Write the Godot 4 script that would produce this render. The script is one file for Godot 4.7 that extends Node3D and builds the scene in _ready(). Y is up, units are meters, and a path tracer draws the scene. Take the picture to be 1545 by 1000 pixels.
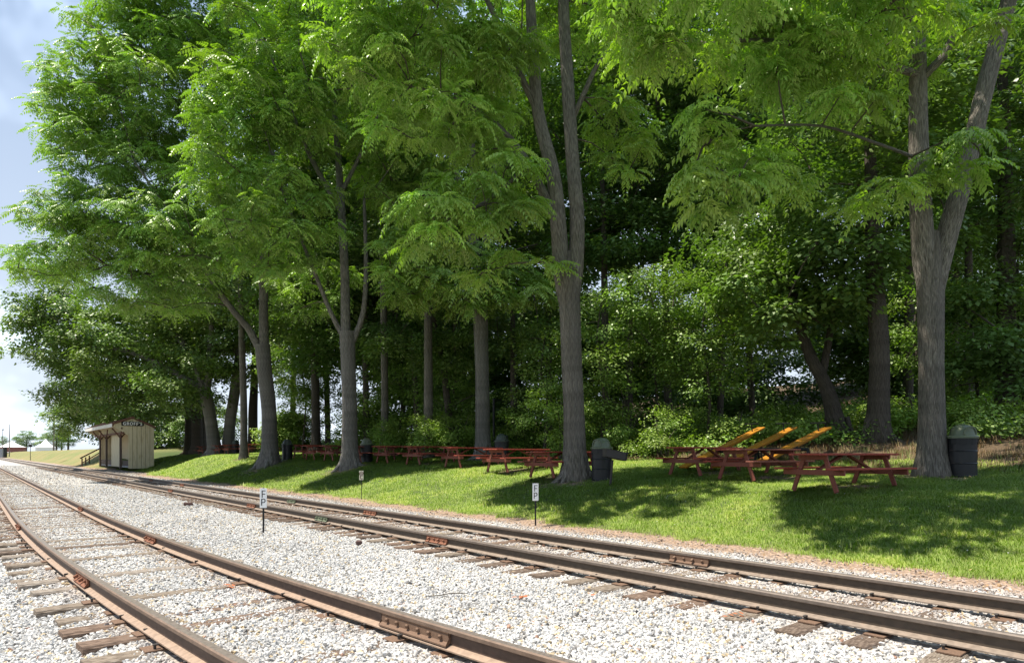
extends Node3D

# ---------------------------------------------------------------- frame of reference
# The right-hand track is straight. s runs along it (away, to the left), t across it (towards the grove).
const TRACK_ANGLE := 0.687
const EYE := Vector3(0, 1.527, 0)
const HORIZON := 683.8
const FOCAL := 1000.0
const GAUGE_HALF := 0.7535
const TRACK_T := 6.791
var rng := RandomNumberGenerator.new()
var noise := FastNoiseLite.new()
var used := {}
var M := {}

func st(s: float, t: float, y: float) -> Vector3:
	var c := cos(TRACK_ANGLE)
	var n := sin(TRACK_ANGLE)
	return Vector3(-n * s + c * t, y, -(c * s + n * t))

func to_st(p: Vector3) -> Vector2:
	var c := cos(TRACK_ANGLE)
	var n := sin(TRACK_ANGLE)
	return Vector2(-n * p.x - c * p.z, c * p.x - n * p.z)

# a point at a given forward distance, found by its bearing and elevation in the surveyed photograph
func at(px: float, py: float, depth: float) -> Vector3:
	return EYE + Vector3(px - 772.5, HORIZON - py, -FOCAL) * (depth / FOCAL)

func on_ground(px: float, depth: float) -> Vector3:
	var p := at(px, 684, depth)
	var q := to_st(p)
	p.y = ground(q.x, q.y)
	return p

func sm(a: float, b: float, x: float) -> float:
	var u := clampf((x - a) / (b - a), 0.0, 1.0)
	return u * u * (3.0 - 2.0 * u)

func left_t(s: float) -> float:
	return 1.52 + (0.00078 * pow(20.0 - s, 2.42) if s < 20.0 else 0.0)

func ground(s: float, t: float) -> float:
	var y := -0.035
	if t < 9.0:
		var d := left_t(s) - t
		y -= 0.02 * sm(0.75, 0.95, TRACK_T - t) * sm(1.6, 1.3, TRACK_T - t)
		y -= 0.06 * sm(0.7, 1.5, d) + 0.05 * sm(1.6, 4.0, d)
		return y
	var h := clampf(0.68 + 0.0125 * s, 0.5, 1.3)
	var toe := 9.8 + 1.2 * sm(52.0, 58.0, s) * (1.0 - sm(73.0, 78.0, s))
	y += h * sm(toe - 0.3, toe + 4.6, t)
	y += 0.075 * maxf(0.0, minf(t, 18.0) - toe - 4.0)
	y += sm(26.0, 8.0, s) * 0.15 * maxf(0.0, minf(t, 27.0) - 18.2)
	y += 0.02 * maxf(0.0, t - 18.0)
	y += 0.2 * maxf(0.0, t - 40.0) * sm(95.0, 60.0, s)
	y += 0.75 * sm(70.0, 90.0, s) * sm(10.4, 15.0, t)
	y += 0.05 * noise.get_noise_2d(s * 14.0, t * 14.0) * sm(9.6, 11.0, t)
	return y

# ---------------------------------------------------------------- mesh building
class MB:
	var v := PackedVector3Array()
	var n := PackedVector3Array()
	var uv := PackedVector2Array()
	var c := PackedColorArray()
	var ix := PackedInt32Array()
	var col := Color.WHITE

	func pt(p: Vector3, nn: Vector3, u := Vector2.ZERO) -> int:
		v.append(p); n.append(nn); uv.append(u); c.append(col)
		return v.size() - 1

	func face(a: Vector3, b: Vector3, d: Vector3) -> void:
		var nn := (b - a).cross(d - a).normalized()
		var i := pt(a, nn); pt(b, nn); pt(d, nn)
		ix.append(i); ix.append(i + 2); ix.append(i + 1)

	# corners counter-clockwise seen from outside
	func quad(a: Vector3, b: Vector3, d: Vector3, e: Vector3, ua := Vector2.ZERO, ub := Vector2.ZERO, ud := Vector2.ZERO, ue := Vector2.ZERO) -> void:
		var nn := (d - a).cross(e - b).normalized()
		var i := pt(a, nn, ua); pt(b, nn, ub); pt(d, nn, ud); pt(e, nn, ue)
		ix.append(i); ix.append(i + 2); ix.append(i + 1)
		ix.append(i); ix.append(i + 3); ix.append(i + 2)

	# box with chamfered edges: centre transform, full size, chamfer
	func box(x: Transform3D, size: Vector3, b := 0.0) -> void:
		var h := size * 0.5
		if b <= 0.0:
			for k in 3:
				for sg in [-1.0, 1.0]:
					var nn := Vector3.ZERO
					nn[k] = sg
					var a1 := Vector3.ZERO
					a1[(k + 1) % 3] = h[(k + 1) % 3]
					var a2 := Vector3.ZERO
					a2[(k + 2) % 3] = h[(k + 2) % 3] * sg
					var o: Vector3 = nn * h[k]
					quad(x * (o - a1 - a2), x * (o + a1 - a2), x * (o + a1 + a2), x * (o - a1 + a2))
			return
		for k in 3:
			for sg in [-1.0, 1.0]:
				var nn := Vector3.ZERO
				nn[k] = sg
				var a1 := Vector3.ZERO
				a1[(k + 1) % 3] = h[(k + 1) % 3] - b
				var a2 := Vector3.ZERO
				a2[(k + 2) % 3] = (h[(k + 2) % 3] - b) * sg
				var o: Vector3 = nn * h[k]
				quad(x * (o - a1 - a2), x * (o + a1 - a2), x * (o + a1 + a2), x * (o - a1 + a2))
		for k in 3:                                    # twelve edges
			var i := (k + 1) % 3
			var j := (k + 2) % 3
			for si in [-1.0, 1.0]:
				for sj in [-1.0, 1.0]:
					var l := Vector3.ZERO
					l[k] = h[k] - b
					var p := Vector3.ZERO
					p[i] = si * h[i]; p[j] = sj * (h[j] - b)
					var q := Vector3.ZERO
					q[i] = si * (h[i] - b); q[j] = sj * h[j]
					_edge(x, p, q, l, p + q)
		for sx in [-1.0, 1.0]:
			for sy in [-1.0, 1.0]:
				for sz in [-1.0, 1.0]:
					var s := Vector3(sx, sy, sz)
					var a: Vector3 = x * (s * Vector3(h.x, h.y - b, h.z - b))
					var d: Vector3 = x * (s * Vector3(h.x - b, h.y, h.z - b))
					var e: Vector3 = x * (s * Vector3(h.x - b, h.y - b, h.z))
					if sx * sy * sz > 0:
						face(a, d, e)
					else:
						face(a, e, d)

	func _edge(x: Transform3D, p: Vector3, q: Vector3, l: Vector3, out: Vector3) -> void:
		var a := p - l
		var b := q - l
		if (b - a).cross(l).dot(out) > 0:
			quad(x * a, x * b, x * (q + l), x * (p + l))
		else:
			quad(x * b, x * a, x * (p + l), x * (q + l))

	# bar between two points, width across, height up
	func bar(a: Vector3, b: Vector3, w: float, hh: float, bev := 0.0, up := Vector3.UP) -> void:
		var z := (b - a).normalized()
		if absf(z.dot(up)) > 0.98:
			up = Vector3.RIGHT if absf(z.x) < 0.9 else Vector3.FORWARD
		var xx := up.cross(z).normalized()
		box(Transform3D(Basis(xx, z.cross(xx), z), (a + b) * 0.5), Vector3(w, hh, a.distance_to(b)), bev)

	func tube(p: PackedVector3Array, r: PackedFloat32Array, sides: int, lobes := 0.0, cap := true) -> void:
		var first := v.size()
		var along := 0.0
		var prev_x := Vector3.ZERO
		var turns: float = maxf(1.0, roundf(r[0] * TAU / 0.6))
		for k in p.size():
			var d := (p[mini(k + 1, p.size() - 1)] - p[maxi(k - 1, 0)]).normalized()
			if prev_x == Vector3.ZERO:
				prev_x = Vector3.RIGHT if absf(d.x) < 0.8 else Vector3.FORWARD
			prev_x = (prev_x - d * d.dot(prev_x)).normalized()
			var y := d.cross(prev_x)
			if k > 0:
				along += p[k].distance_to(p[k - 1])
			for j in sides + 1:
				var a := TAU * j / sides
				var rr := r[k]
				if lobes > 0.0:
					rr *= 1.0 + lobes * (0.5 * sin(a * 3.0 + along * 0.35 + p[0].x) + 0.35 * sin(a * 5.0 - along * 0.6 + p[0].z * 3.0) + 0.3 * sin(a * 8.0 + along * 0.9))
				var o := prev_x * cos(a) + y * sin(a)
				pt(p[k] + o * rr, o, Vector2(float(j) / sides * turns, along / 1.6))
		for k in p.size() - 1:
			for j in sides:
				var a := first + k * (sides + 1) + j
				var b := a + sides + 1
				ix.append(a); ix.append(b); ix.append(a + 1)
				ix.append(a + 1); ix.append(b); ix.append(b + 1)
		if cap:
			for e in [0, p.size() - 1]:
				var base: int = first + e * (sides + 1)
				var d: Vector3 = (p[1] - p[0]).normalized() * -1.0 if e == 0 else (p[p.size() - 1] - p[p.size() - 2]).normalized()
				var ci := pt(p[e], d)
				var ring := []
				for j in sides + 1:
					ring.append(pt(v[base + j], d))
				for j in sides:
					if e == 0:
						ix.append(ci); ix.append(ring[j]); ix.append(ring[j + 1])
					else:
						ix.append(ci); ix.append(ring[j + 1]); ix.append(ring[j])

	# profile of (radius, height) turned about the y axis
	func lathe(prof: Array, sides: int, x := Transform3D(), a0 := 0.0, a1 := TAU) -> void:
		for k in prof.size() - 1:
			var p: Vector2 = prof[k]
			var q: Vector2 = prof[k + 1]
			if p.is_equal_approx(q):
				continue
			var nn2 := Vector2(q.y - p.y, p.x - q.x).normalized()
			var first := v.size()
			for j in sides + 1:
				var a := a0 + (a1 - a0) * j / sides
				var o := Vector3(cos(a), 0, sin(a))
				var nn := (x.basis * (o * nn2.x + Vector3.UP * nn2.y)).normalized()
				pt(x * (o * p.x + Vector3.UP * p.y), nn, Vector2(float(j) / sides, p.y))
				pt(x * (o * q.x + Vector3.UP * q.y), nn, Vector2(float(j) / sides, q.y))
			for j in sides:
				var a := first + j * 2
				ix.append(a); ix.append(a + 2); ix.append(a + 1)
				ix.append(a + 1); ix.append(a + 2); ix.append(a + 3)

	func mesh() -> ArrayMesh:
		var arr := []
		arr.resize(Mesh.ARRAY_MAX)
		arr[Mesh.ARRAY_VERTEX] = v
		arr[Mesh.ARRAY_NORMAL] = n
		arr[Mesh.ARRAY_TEX_UV] = uv
		arr[Mesh.ARRAY_COLOR] = c
		arr[Mesh.ARRAY_INDEX] = ix
		var m := ArrayMesh.new()
		m.add_surface_from_arrays(Mesh.PRIMITIVE_TRIANGLES, arr)
		return m

# ---------------------------------------------------------------- naming
func numbered(called: String) -> String:
	var k: int = used.get(called, 0)
	used[called] = k + 1
	return called if k == 0 else "%s_%03d" % [called, k]

func tag(o: Node3D, label: String, category: String, group := "", kind := "") -> Node3D:
	if label: o.set_meta("label", label)
	if category: o.set_meta("category", category)
	if group: o.set_meta("group", group)
	if kind: o.set_meta("kind", kind)
	return o

func thing(called: String, label: String, category: String, p := Vector3.ZERO, turn := 0.0, group := "") -> Node3D:
	var o := Node3D.new()
	o.name = numbered(called)
	add_child(o)
	o.position = p
	o.rotation.y = turn
	return tag(o, label, category, group)

func part(called: String, mesh: Mesh, mat: Material, parent: Node3D, x := Transform3D()) -> MeshInstance3D:
	var o := MeshInstance3D.new()
	if parent == self:
		o.name = numbered(called)
	else:
		var key := str(parent.get_instance_id()) + called
		var k: int = used.get(key, 0)
		used[key] = k + 1
		o.name = called if k == 0 else "%s_%03d" % [called, k]
	o.mesh = mesh
	o.material_override = mat
	o.transform = x
	parent.add_child(o)
	return o

func copy(src: Node3D, label: String, p: Vector3, turn: float) -> Node3D:
	var o: Node3D = src.duplicate()
	o.name = numbered(String(src.name))
	add_child(o)
	o.position = p
	o.rotation.y = turn
	o.set_meta("label", label)
	return o

func scatter(called: String, mesh: Mesh, mat: Material, where: Array, tints: PackedColorArray, parent: Node3D) -> MultiMeshInstance3D:
	var mm := MultiMesh.new()
	mm.transform_format = MultiMesh.TRANSFORM_3D
	mm.use_colors = true
	mm.mesh = mesh
	mm.instance_count = where.size()
	for i in where.size():
		mm.set_instance_transform(i, where[i])
		mm.set_instance_color(i, tints[i])
	var o := MultiMeshInstance3D.new()
	var key := called if parent == self else str(parent.get_instance_id()) + called
	var k: int = used.get(key, 0)
	used[key] = k + 1
	o.name = called if k == 0 else "%s_%03d" % [called, k]
	o.multimesh = mm
	o.material_override = mat
	o.set_meta("kind", "stuff")
	parent.add_child(o)
	return o

# ---------------------------------------------------------------- materials
func lin(r: float, g: float, b: float) -> Color:
	return Color(r, g, b).linear_to_srgb()

func noise_tex(freq: float, seed_: int, stops: Array, size := 512, fractal := FastNoiseLite.FRACTAL_FBM, kind := FastNoiseLite.TYPE_SIMPLEX_SMOOTH, octaves := 4) -> NoiseTexture2D:
	var f := FastNoiseLite.new()
	f.seed = seed_
	f.noise_type = kind
	f.frequency = freq
	f.fractal_type = fractal
	f.fractal_octaves = octaves
	var t := NoiseTexture2D.new()
	t.width = size
	t.height = size
	t.seamless = true
	t.noise = f
	if stops.size():
		var g := Gradient.new()
		var offs := PackedFloat32Array()
		var cols := PackedColorArray()
		for s in stops:
			offs.append(s[0]); cols.append(s[1])
		g.offsets = offs
		g.colors = cols
		t.color_ramp = g
	return t

func mat(col: Color, rough := 0.85, tex: Texture2D = null, scale := Vector3.ONE, mode := "", vcol := false) -> StandardMaterial3D:
	var m := StandardMaterial3D.new()
	m.albedo_color = col
	m.roughness = rough
	m.metallic_specular = 0.4
	if tex:
		m.albedo_texture = tex
	m.uv1_scale = scale
	if mode != "":
		m.uv1_triplanar = true
		m.uv1_world_triplanar = mode == "world"
	m.vertex_color_use_as_albedo = vcol
	return m

func leaf_mat(col: Color, back: Color, rough := 0.38) -> StandardMaterial3D:
	var m := mat(col, rough, null, Vector3.ONE, "", true)
	m.metallic_specular = 0.42
	m.backlight_enabled = true
	m.backlight = back
	m.cull_mode = BaseMaterial3D.CULL_DISABLED
	return m

func materials() -> void:
	var bark_stops := [[0.0, lin(0.045, 0.04, 0.035)], [0.35, lin(0.13, 0.118, 0.103)], [0.6, lin(0.25, 0.23, 0.205)], [1.0, lin(0.39, 0.37, 0.335)]]
	var bark := noise_tex(0.022, 11, bark_stops, 512, FastNoiseLite.FRACTAL_RIDGED)
	var bark_h := noise_tex(0.022, 11, [], 512, FastNoiseLite.FRACTAL_RIDGED)
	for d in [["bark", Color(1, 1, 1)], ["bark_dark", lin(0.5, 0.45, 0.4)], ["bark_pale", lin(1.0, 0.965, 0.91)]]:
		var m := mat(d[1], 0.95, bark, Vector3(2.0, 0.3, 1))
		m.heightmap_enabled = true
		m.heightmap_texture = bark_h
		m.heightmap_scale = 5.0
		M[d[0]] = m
	M.twig = mat(lin(0.085, 0.07, 0.055), 0.9)
	M.walnut = leaf_mat(lin(0.32, 0.455, 0.12), Color(0.77, 0.88, 0.26))
	M.maple = leaf_mat(lin(0.185, 0.26, 0.09), Color(0.75, 0.85, 0.36), 0.38)
	M.shrub = leaf_mat(lin(0.27, 0.38, 0.095), Color(0.8, 0.9, 0.36), 0.4)
	M.grass_blade = leaf_mat(lin(0.4, 0.52, 0.155), Color(0.7, 0.85, 0.36), 0.5)
	M.dry_blade = leaf_mat(lin(0.3, 0.22, 0.12), Color(0.6, 0.5, 0.3), 0.8)
	# ground
	var gr := noise_tex(0.035, 3, [[0.0, lin(0.2, 0.19, 0.175)], [0.35, lin(0.42, 0.4, 0.375)], [0.7, lin(0.62, 0.6, 0.565)], [1.0, lin(0.75, 0.73, 0.69)]], 1024, FastNoiseLite.FRACTAL_NONE, FastNoiseLite.TYPE_CELLULAR)
	M.gravel = mat(Color.WHITE, 0.95, gr, Vector3(0.5, 0.5, 0.5), "world", true)
	M.gravel.heightmap_enabled = true
	M.gravel.heightmap_texture = noise_tex(0.035, 3, [], 1024, FastNoiseLite.FRACTAL_NONE, FastNoiseLite.TYPE_CELLULAR)
	M.gravel.heightmap_scale = 2.5
	var soil := noise_tex(0.02, 8, [[0.0, Color(0.55, 0.55, 0.55)], [0.5, Color(0.85, 0.85, 0.85)], [1.0, Color(1, 1, 1)]], 1024)
	M.earth = mat(Color.WHITE, 0.95, soil, Vector3(0.6, 0.6, 0.6), "world", true)
	M.field = mat(lin(0.1, 0.17, 0.04), 0.95, soil, Vector3(0.05, 0.05, 0.05), "world")
	M.stone = mat(Color.WHITE, 0.9, null, Vector3.ONE, "", true)
	# track
	var rust := noise_tex(0.02, 21, [[0.0, Color(0.8, 0.77, 0.75)], [0.45, Color(0.92, 0.9, 0.88)], [0.7, Color(1, 0.98, 0.96)], [1.0, Color(1, 0.93, 0.87)]], 512)
	M.rail = mat(Color.WHITE, 0.62, rust, Vector3(1.3, 1.3, 1.3), "world", true)
	M.rail.metallic = 0.25
	M.rail_head = mat(lin(0.3, 0.27, 0.245), 0.42, rust, Vector3(2, 2, 2), "world")
	M.rail_head.metallic = 0.55
	M.rust = mat(lin(0.22, 0.1, 0.06), 0.85, rust, Vector3(5, 5, 5), "world")
	M.rust_brown = mat(lin(0.17, 0.11, 0.075), 0.8, rust, Vector3(5, 5, 5), "world")
	M.green_iron = mat(lin(0.12, 0.15, 0.1), 0.8, rust, Vector3(5, 5, 5), "world")
	var grain := noise_tex(0.02, 31, [[0.0, Color(0.32, 0.28, 0.25)], [0.45, Color(0.68, 0.64, 0.6)], [1.0, Color(1, 0.98, 0.95)]], 512)
	M.grain = grain
	for k in 4:
		var tone: Color = [lin(0.4, 0.36, 0.31), lin(0.5, 0.475, 0.44), lin(0.27, 0.22, 0.185), lin(0.32, 0.245, 0.2)][k]
		var m := mat(tone, 0.92, grain, Vector3(0.8, 9, 9), "local")
		m.heightmap_enabled = true
		m.heightmap_texture = grain
		m.heightmap_scale = 0.8
		M["tie%d" % k] = m
	# furniture
	M.table_red = mat(lin(0.6, 0.125, 0.085), 0.62, grain, Vector3(0.9, 11, 11), "local")
	M.table_old = mat(lin(0.4, 0.15, 0.11), 0.7, grain, Vector3(0.9, 11, 11), "local")
	M.table_leg = mat(lin(0.4, 0.13, 0.095), 0.7, grain, Vector3(8, 8, 8), "local")
	M.drum = mat(lin(0.016, 0.016, 0.018), 0.42)
	M.lid = mat(lin(0.095, 0.115, 0.07), 0.3)
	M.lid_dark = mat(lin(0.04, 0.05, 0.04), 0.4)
	M.iron = mat(lin(0.05, 0.045, 0.042), 0.65, rust, Vector3(4, 4, 4), "world")
	M.black = mat(lin(0.012, 0.012, 0.013), 0.5)
	M.yellow = mat(lin(0.8, 0.38, 0.03), 0.5, grain, Vector3(0.9, 9, 9), "local")
	M.white = mat(lin(0.78, 0.78, 0.76), 0.6)
	M.cream_plate = mat(lin(0.72, 0.7, 0.55), 0.6)
	M.letter = mat(lin(0.02, 0.02, 0.025), 0.6)
	M.letter_brown = mat(lin(0.14, 0.075, 0.06), 0.6)
	M.cream = mat(lin(0.6, 0.53, 0.36), 0.75, noise_tex(0.012, 51, [[0.0, Color(0.87, 0.85, 0.8)], [0.4, Color(0.96, 0.955, 0.945)], [1.0, Color(1, 1, 1)]], 512), Vector3(0.7, 0.16, 0.7), "local")
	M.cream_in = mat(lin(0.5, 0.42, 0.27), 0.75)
	M.fascia = mat(lin(0.62, 0.6, 0.56), 0.7)
	M.post = mat(lin(0.2, 0.17, 0.15), 0.8, grain, Vector3(9, 1, 9), "local")
	M.brace = mat(lin(0.13, 0.065, 0.045), 0.8)
	M.shingle = mat(lin(0.16, 0.085, 0.065), 0.9)
	M.pole_wood = mat(lin(0.16, 0.14, 0.12), 0.9)
	M.canvas = mat(lin(0.82, 0.8, 0.8), 0.8)
	M.canvas_red = mat(lin(0.24, 0.1, 0.09), 0.85)
	M.grey = mat(lin(0.25, 0.26, 0.27), 0.7)
	M.dead_leaf = mat(lin(0.36, 0.13, 0.06), 0.8)
	M.brick_dark = mat(lin(0.1, 0.06, 0.05), 0.85)

# ---------------------------------------------------------------- the scene
func _ready() -> void:
	rng.seed = 7
	noise.seed = 5
	noise.frequency = 0.01
	# camera
	var cam := Camera3D.new()
	cam.position = EYE
	# a level camera with its lens raised: the photograph's uprights stay upright
	cam.set_frustum(0.05 * 1000.0 / FOCAL, Vector2(0, 0.05 * (HORIZON - 500.0) / FOCAL), 0.05, 3000.0)
	add_child(cam)
	# sky, exposure
	var sky := ProceduralSkyMaterial.new()
	sky.sky_top_color = lin(0.22, 0.34, 0.56)
	sky.sky_horizon_color = lin(0.66, 0.73, 0.81)
	sky.sky_curve = 0.3
	sky.ground_bottom_color = lin(0.2, 0.22, 0.15)
	sky.ground_horizon_color = lin(0.6, 0.65, 0.65)
	sky.sky_energy_multiplier = 0.88
	sky.sky_cover = clouds()
	sky.sun_angle_max = 12.0
	var env := Environment.new()
	env.background_mode = Environment.BG_SKY
	env.sky = Sky.new()
	env.sky.sky_material = sky
	env.tonemap_mode = Environment.TONE_MAPPER_LINEAR
	env.tonemap_exposure = 1.82
	env.sdfgi_enabled = true
	env.ssao_enabled = true
	env.ssil_enabled = true
	var we := WorldEnvironment.new()
	we.environment = env
	add_child(we)
	# sun: high, from the left
	var sun := DirectionalLight3D.new()
	sun.light_energy = 1.6
	sun.light_color = Color(1.0, 0.965, 0.91)
	sun.light_angular_distance = 0.5
	sun.shadow_enabled = true
	add_child(sun)
	var to_sun := Vector3(-0.36, 0.93, 0.03).normalized()
	sun.look_at_from_position(Vector3.ZERO, -to_sun, Vector3.FORWARD)

	worn_spots()
	materials()
	terrain()
	tracks()
	ballast()
	station()
	grove()
	woods()
	undergrowth()
	furniture()
	signs()
	far_things()
	lawn()
	litter()

func clouds() -> ImageTexture:
	var w := 1024
	var h := 512
	var im := Image.create(w, h, false, Image.FORMAT_RGBA8)
	var f := FastNoiseLite.new()
	f.seed = 4
	f.frequency = 0.9
	f.fractal_octaves = 5
	f.fractal_type = FastNoiseLite.FRACTAL_FBM
	f.domain_warp_enabled = true
	f.domain_warp_amplitude = 0.5
	f.domain_warp_frequency = 0.8
	for y in h / 2:
		var el := PI * (0.5 - (y + 0.5) / h)
		for x in w:
			var az := TAU * (x + 0.5) / w
			var d := Vector3(cos(az) * cos(el), sin(el), sin(az) * cos(el))
			var p := Vector2(d.x, d.z) / (d.y + 0.25)
			var q := Vector3(p.x * 0.75 + p.y * 0.5, (p.y * 0.9 - p.x * 0.4) * 1.9, 0.0)
			var a := clampf((f.get_noise_3dv(q) * 0.5 + 0.5 - 0.46) * 3.2, 0.0, 1.0)
			a = a * a * (3.0 - 2.0 * a) * 0.46
			im.set_pixel(x, y, Color(0.9, 0.95, 1.0, a))
	return ImageTexture.create_from_image(im)

# ---------------------------------------------------------------- ground
func sheet(s0: float, s1: float, ds: float, t0: float, t1: float, dt: float, height: Callable, tint: Callable) -> ArrayMesh:
	var b := MB.new()
	var ns := int(ceil((s1 - s0) / ds))
	var nt := int(ceil((t1 - t0) / dt))
	for i in ns + 1:
		for j in nt + 1:
			var s := s0 + (s1 - s0) * i / ns
			var t := t0 + (t1 - t0) * j / nt
			var y: float = height.call(s, t)
			var e := 0.15
			var gx: float = (height.call(s + e, t) - y) / e
			var gt: float = (height.call(s, t + e) - y) / e
			b.col = tint.call(s, t)
			b.pt(st(s, t, y), (st(-gx, -gt, 0) + Vector3.UP).normalized(), Vector2(s, t) * 0.2)
	for i in ns:
		for j in nt:
			var a := i * (nt + 1) + j
			var d := a + nt + 1
			b.ix.append(a); b.ix.append(d); b.ix.append(a + 1)
			b.ix.append(a + 1); b.ix.append(d); b.ix.append(d + 1)
	return b.mesh()

# ground worn bare: round the trunks, and lightly under the tables
var worn := []
func worn_spots() -> void:
	for q in [[868, 19.5, 1.25], [1408, 15.5, 1.15], [729, 30.0, 1.2], [527, 30.0, 1.3], [406, 37.0, 1.5], [908, 18.9, 0.5], [1453, 15.2, 0.5], [1300, 14.2, 0.8], [1165, 17.0, 0.8], [1080, 18.8, 0.8], [850, 20.4, 0.8], [780, 22.8, 0.9], [715, 25.8, 0.9], [650, 28.6, 0.9], [367, 43.0, 0.9], [324, 56.0, 1.5], [343, 57.0, 1.5]]:
		var p := on_ground(q[0], q[1])
		worn.append(Vector3(p.x, p.z, q[2]))

func wear(s: float, t: float) -> float:
	var p := st(s, t, 0)
	var w := 0.0
	for q in worn:
		var d := Vector2(p.x - q.x, p.z - q.y).length()
		if d < q.z * 1.3:
			w = maxf(w, sm(q.z * 1.25, q.z * 0.35, d + 0.5 * q.z * noise.get_noise_2d(s * 120.0, t * 120.0)))
	return w

# how far the lawn has come over the stone edge, and where the ground is bare
func edge_t(s: float) -> float:
	var e := 9.85 + 0.28 * noise.get_noise_1d(s * 30.0) + 0.2 * noise.get_noise_1d(s * 110.0) - 0.35 * sm(6.0, 0.0, s)
	return e + 1.0 * sm(53.0, 58.0, s) * (1.0 - sm(73.0, 78.0, s))

func ballast_tint(s: float, t: float) -> Color:
	var k := 0.9 + 0.16 * noise.get_noise_2d(s * 40.0, t * 40.0)
	var c := Color(k, k, k * 0.985)
	# brown dirt beyond the far rail and grime round the old ties
	var dirt := sm(edge_t(s) - 1.15, edge_t(s) - 0.35, t + 0.25 * noise.get_noise_2d(s * 160.0, t * 160.0))
	c = c.lerp(Color(0.62, 0.43, 0.3), dirt * 0.9)
	var grime := sm(1.5, 0.5, absf(t - TRACK_T)) * (0.5 + 0.6 * noise.get_noise_2d(s * 60.0, t * 60.0))
	grime = maxf(grime, sm(0.45, 0.05, absf(absf(t - left_t(s)) - 0.72)) * (0.55 + 0.7 * noise.get_noise_2d(s * 90.0, t * 60.0)))
	c = c.lerp(Color(0.62, 0.5, 0.41), clampf(grime, 0.0, 0.85))
	var plat := sm(52.0, 58.0, s) * (1.0 - sm(72.0, 76.0, s)) * sm(7.9, 8.6, t)
	c = c.lerp(Color(0.42, 0.37, 0.33), plat * 0.8)
	return c

func lawn_tint(s: float, t: float) -> Color:
	var n1 := noise.get_noise_2d(s * 25.0, t * 25.0)
	var c := Color(0.075, 0.125, 0.03).lerp(Color(0.11, 0.145, 0.045), clampf(0.5 + n1, 0.0, 1.0))
	var bare := sm(0.55, 0.0, t - edge_t(s) + 0.3 * noise.get_noise_2d(s * 150.0, t * 150.0))
	c = c.lerp(Color(0.27, 0.19, 0.125), maxf(bare, 0.9 * wear(s, t)))
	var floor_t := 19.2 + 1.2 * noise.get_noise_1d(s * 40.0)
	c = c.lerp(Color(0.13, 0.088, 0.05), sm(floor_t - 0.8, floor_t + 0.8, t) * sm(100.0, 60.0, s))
	var hill := sm(74.0, 84.0, s)
	c = c.lerp(Color(0.25, 0.27, 0.09).lerp(Color(0.38, 0.3, 0.13), clampf(0.45 + 1.6 * noise.get_noise_2d(s * 18.0, t * 30.0), 0.0, 1.0)), hill * 0.9)
	return c

func terrain() -> void:
	var b := MB.new()
	b.quad(Vector3(-1500, -0.75, 1500), Vector3(1500, -0.75, 1500), Vector3(1500, -0.75, -1500), Vector3(-1500, -0.75, -1500))
	tag(part("field_ground", b.mesh(), M.field, self), "flat green field reaching to the horizon", "field", "", "structure")
	var hm := sheet(120, 520, 4.0, 9.2, 130.0, 1.2, func(s, t): return ground(s, t) - 0.1 * sm(edge_t(s) + 0.05, edge_t(s) - 0.25, t), lawn_tint)
	tag(part("hillside_ground", hm, M.earth, self), "far grassy hillside beside the tracks beyond the shelter", "hillside", "", "structure")
	var fm := sheet(110, 520, 4.0, -9.0, 11.6, 0.5, func(s, t): return ground(s, t) - 0.12 * sm(edge_t(s) + 0.15, edge_t(s) + 0.8, t), ballast_tint)
	tag(part("far_gravel_ground", fm, M.gravel, self), "far stretch of pale stone bed under the tracks", "gravel bed", "", "structure")
	var gm := sheet(-12, 110, 0.7, -9.0, 11.6, 0.22, func(s, t): return ground(s, t) - 0.12 * sm(edge_t(s) + 0.15, edge_t(s) + 0.8, t), ballast_tint)
	tag(part("gravel_ground", gm, M.gravel, self), "pale crushed stone bed under both railway tracks", "gravel bed", "", "structure")
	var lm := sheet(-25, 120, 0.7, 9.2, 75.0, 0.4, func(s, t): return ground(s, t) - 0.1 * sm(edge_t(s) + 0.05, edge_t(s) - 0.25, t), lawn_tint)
	tag(part("lawn_ground", lm, M.earth, self), "grassy bank and woodland floor rising beside the tracks", "ground", "", "structure")

# ---------------------------------------------------------------- tracks
func rail_profile() -> Array:
	# across, up, tone
	return [Vector2(-0.066, 0), Vector2(-0.066, 0.011), Vector2(-0.03, 0.026), Vector2(-0.0095, 0.034), Vector2(-0.0085, 0.118), Vector2(-0.0345, 0.13), Vector2(-0.0365, 0.158), Vector2(-0.028, 0.169),
		Vector2(0.028, 0.169), Vector2(0.0365, 0.158), Vector2(0.0345, 0.13), Vector2(0.0085, 0.118), Vector2(0.0095, 0.034), Vector2(0.03, 0.026), Vector2(0.066, 0.011), Vector2(0.066, 0)]

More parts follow.
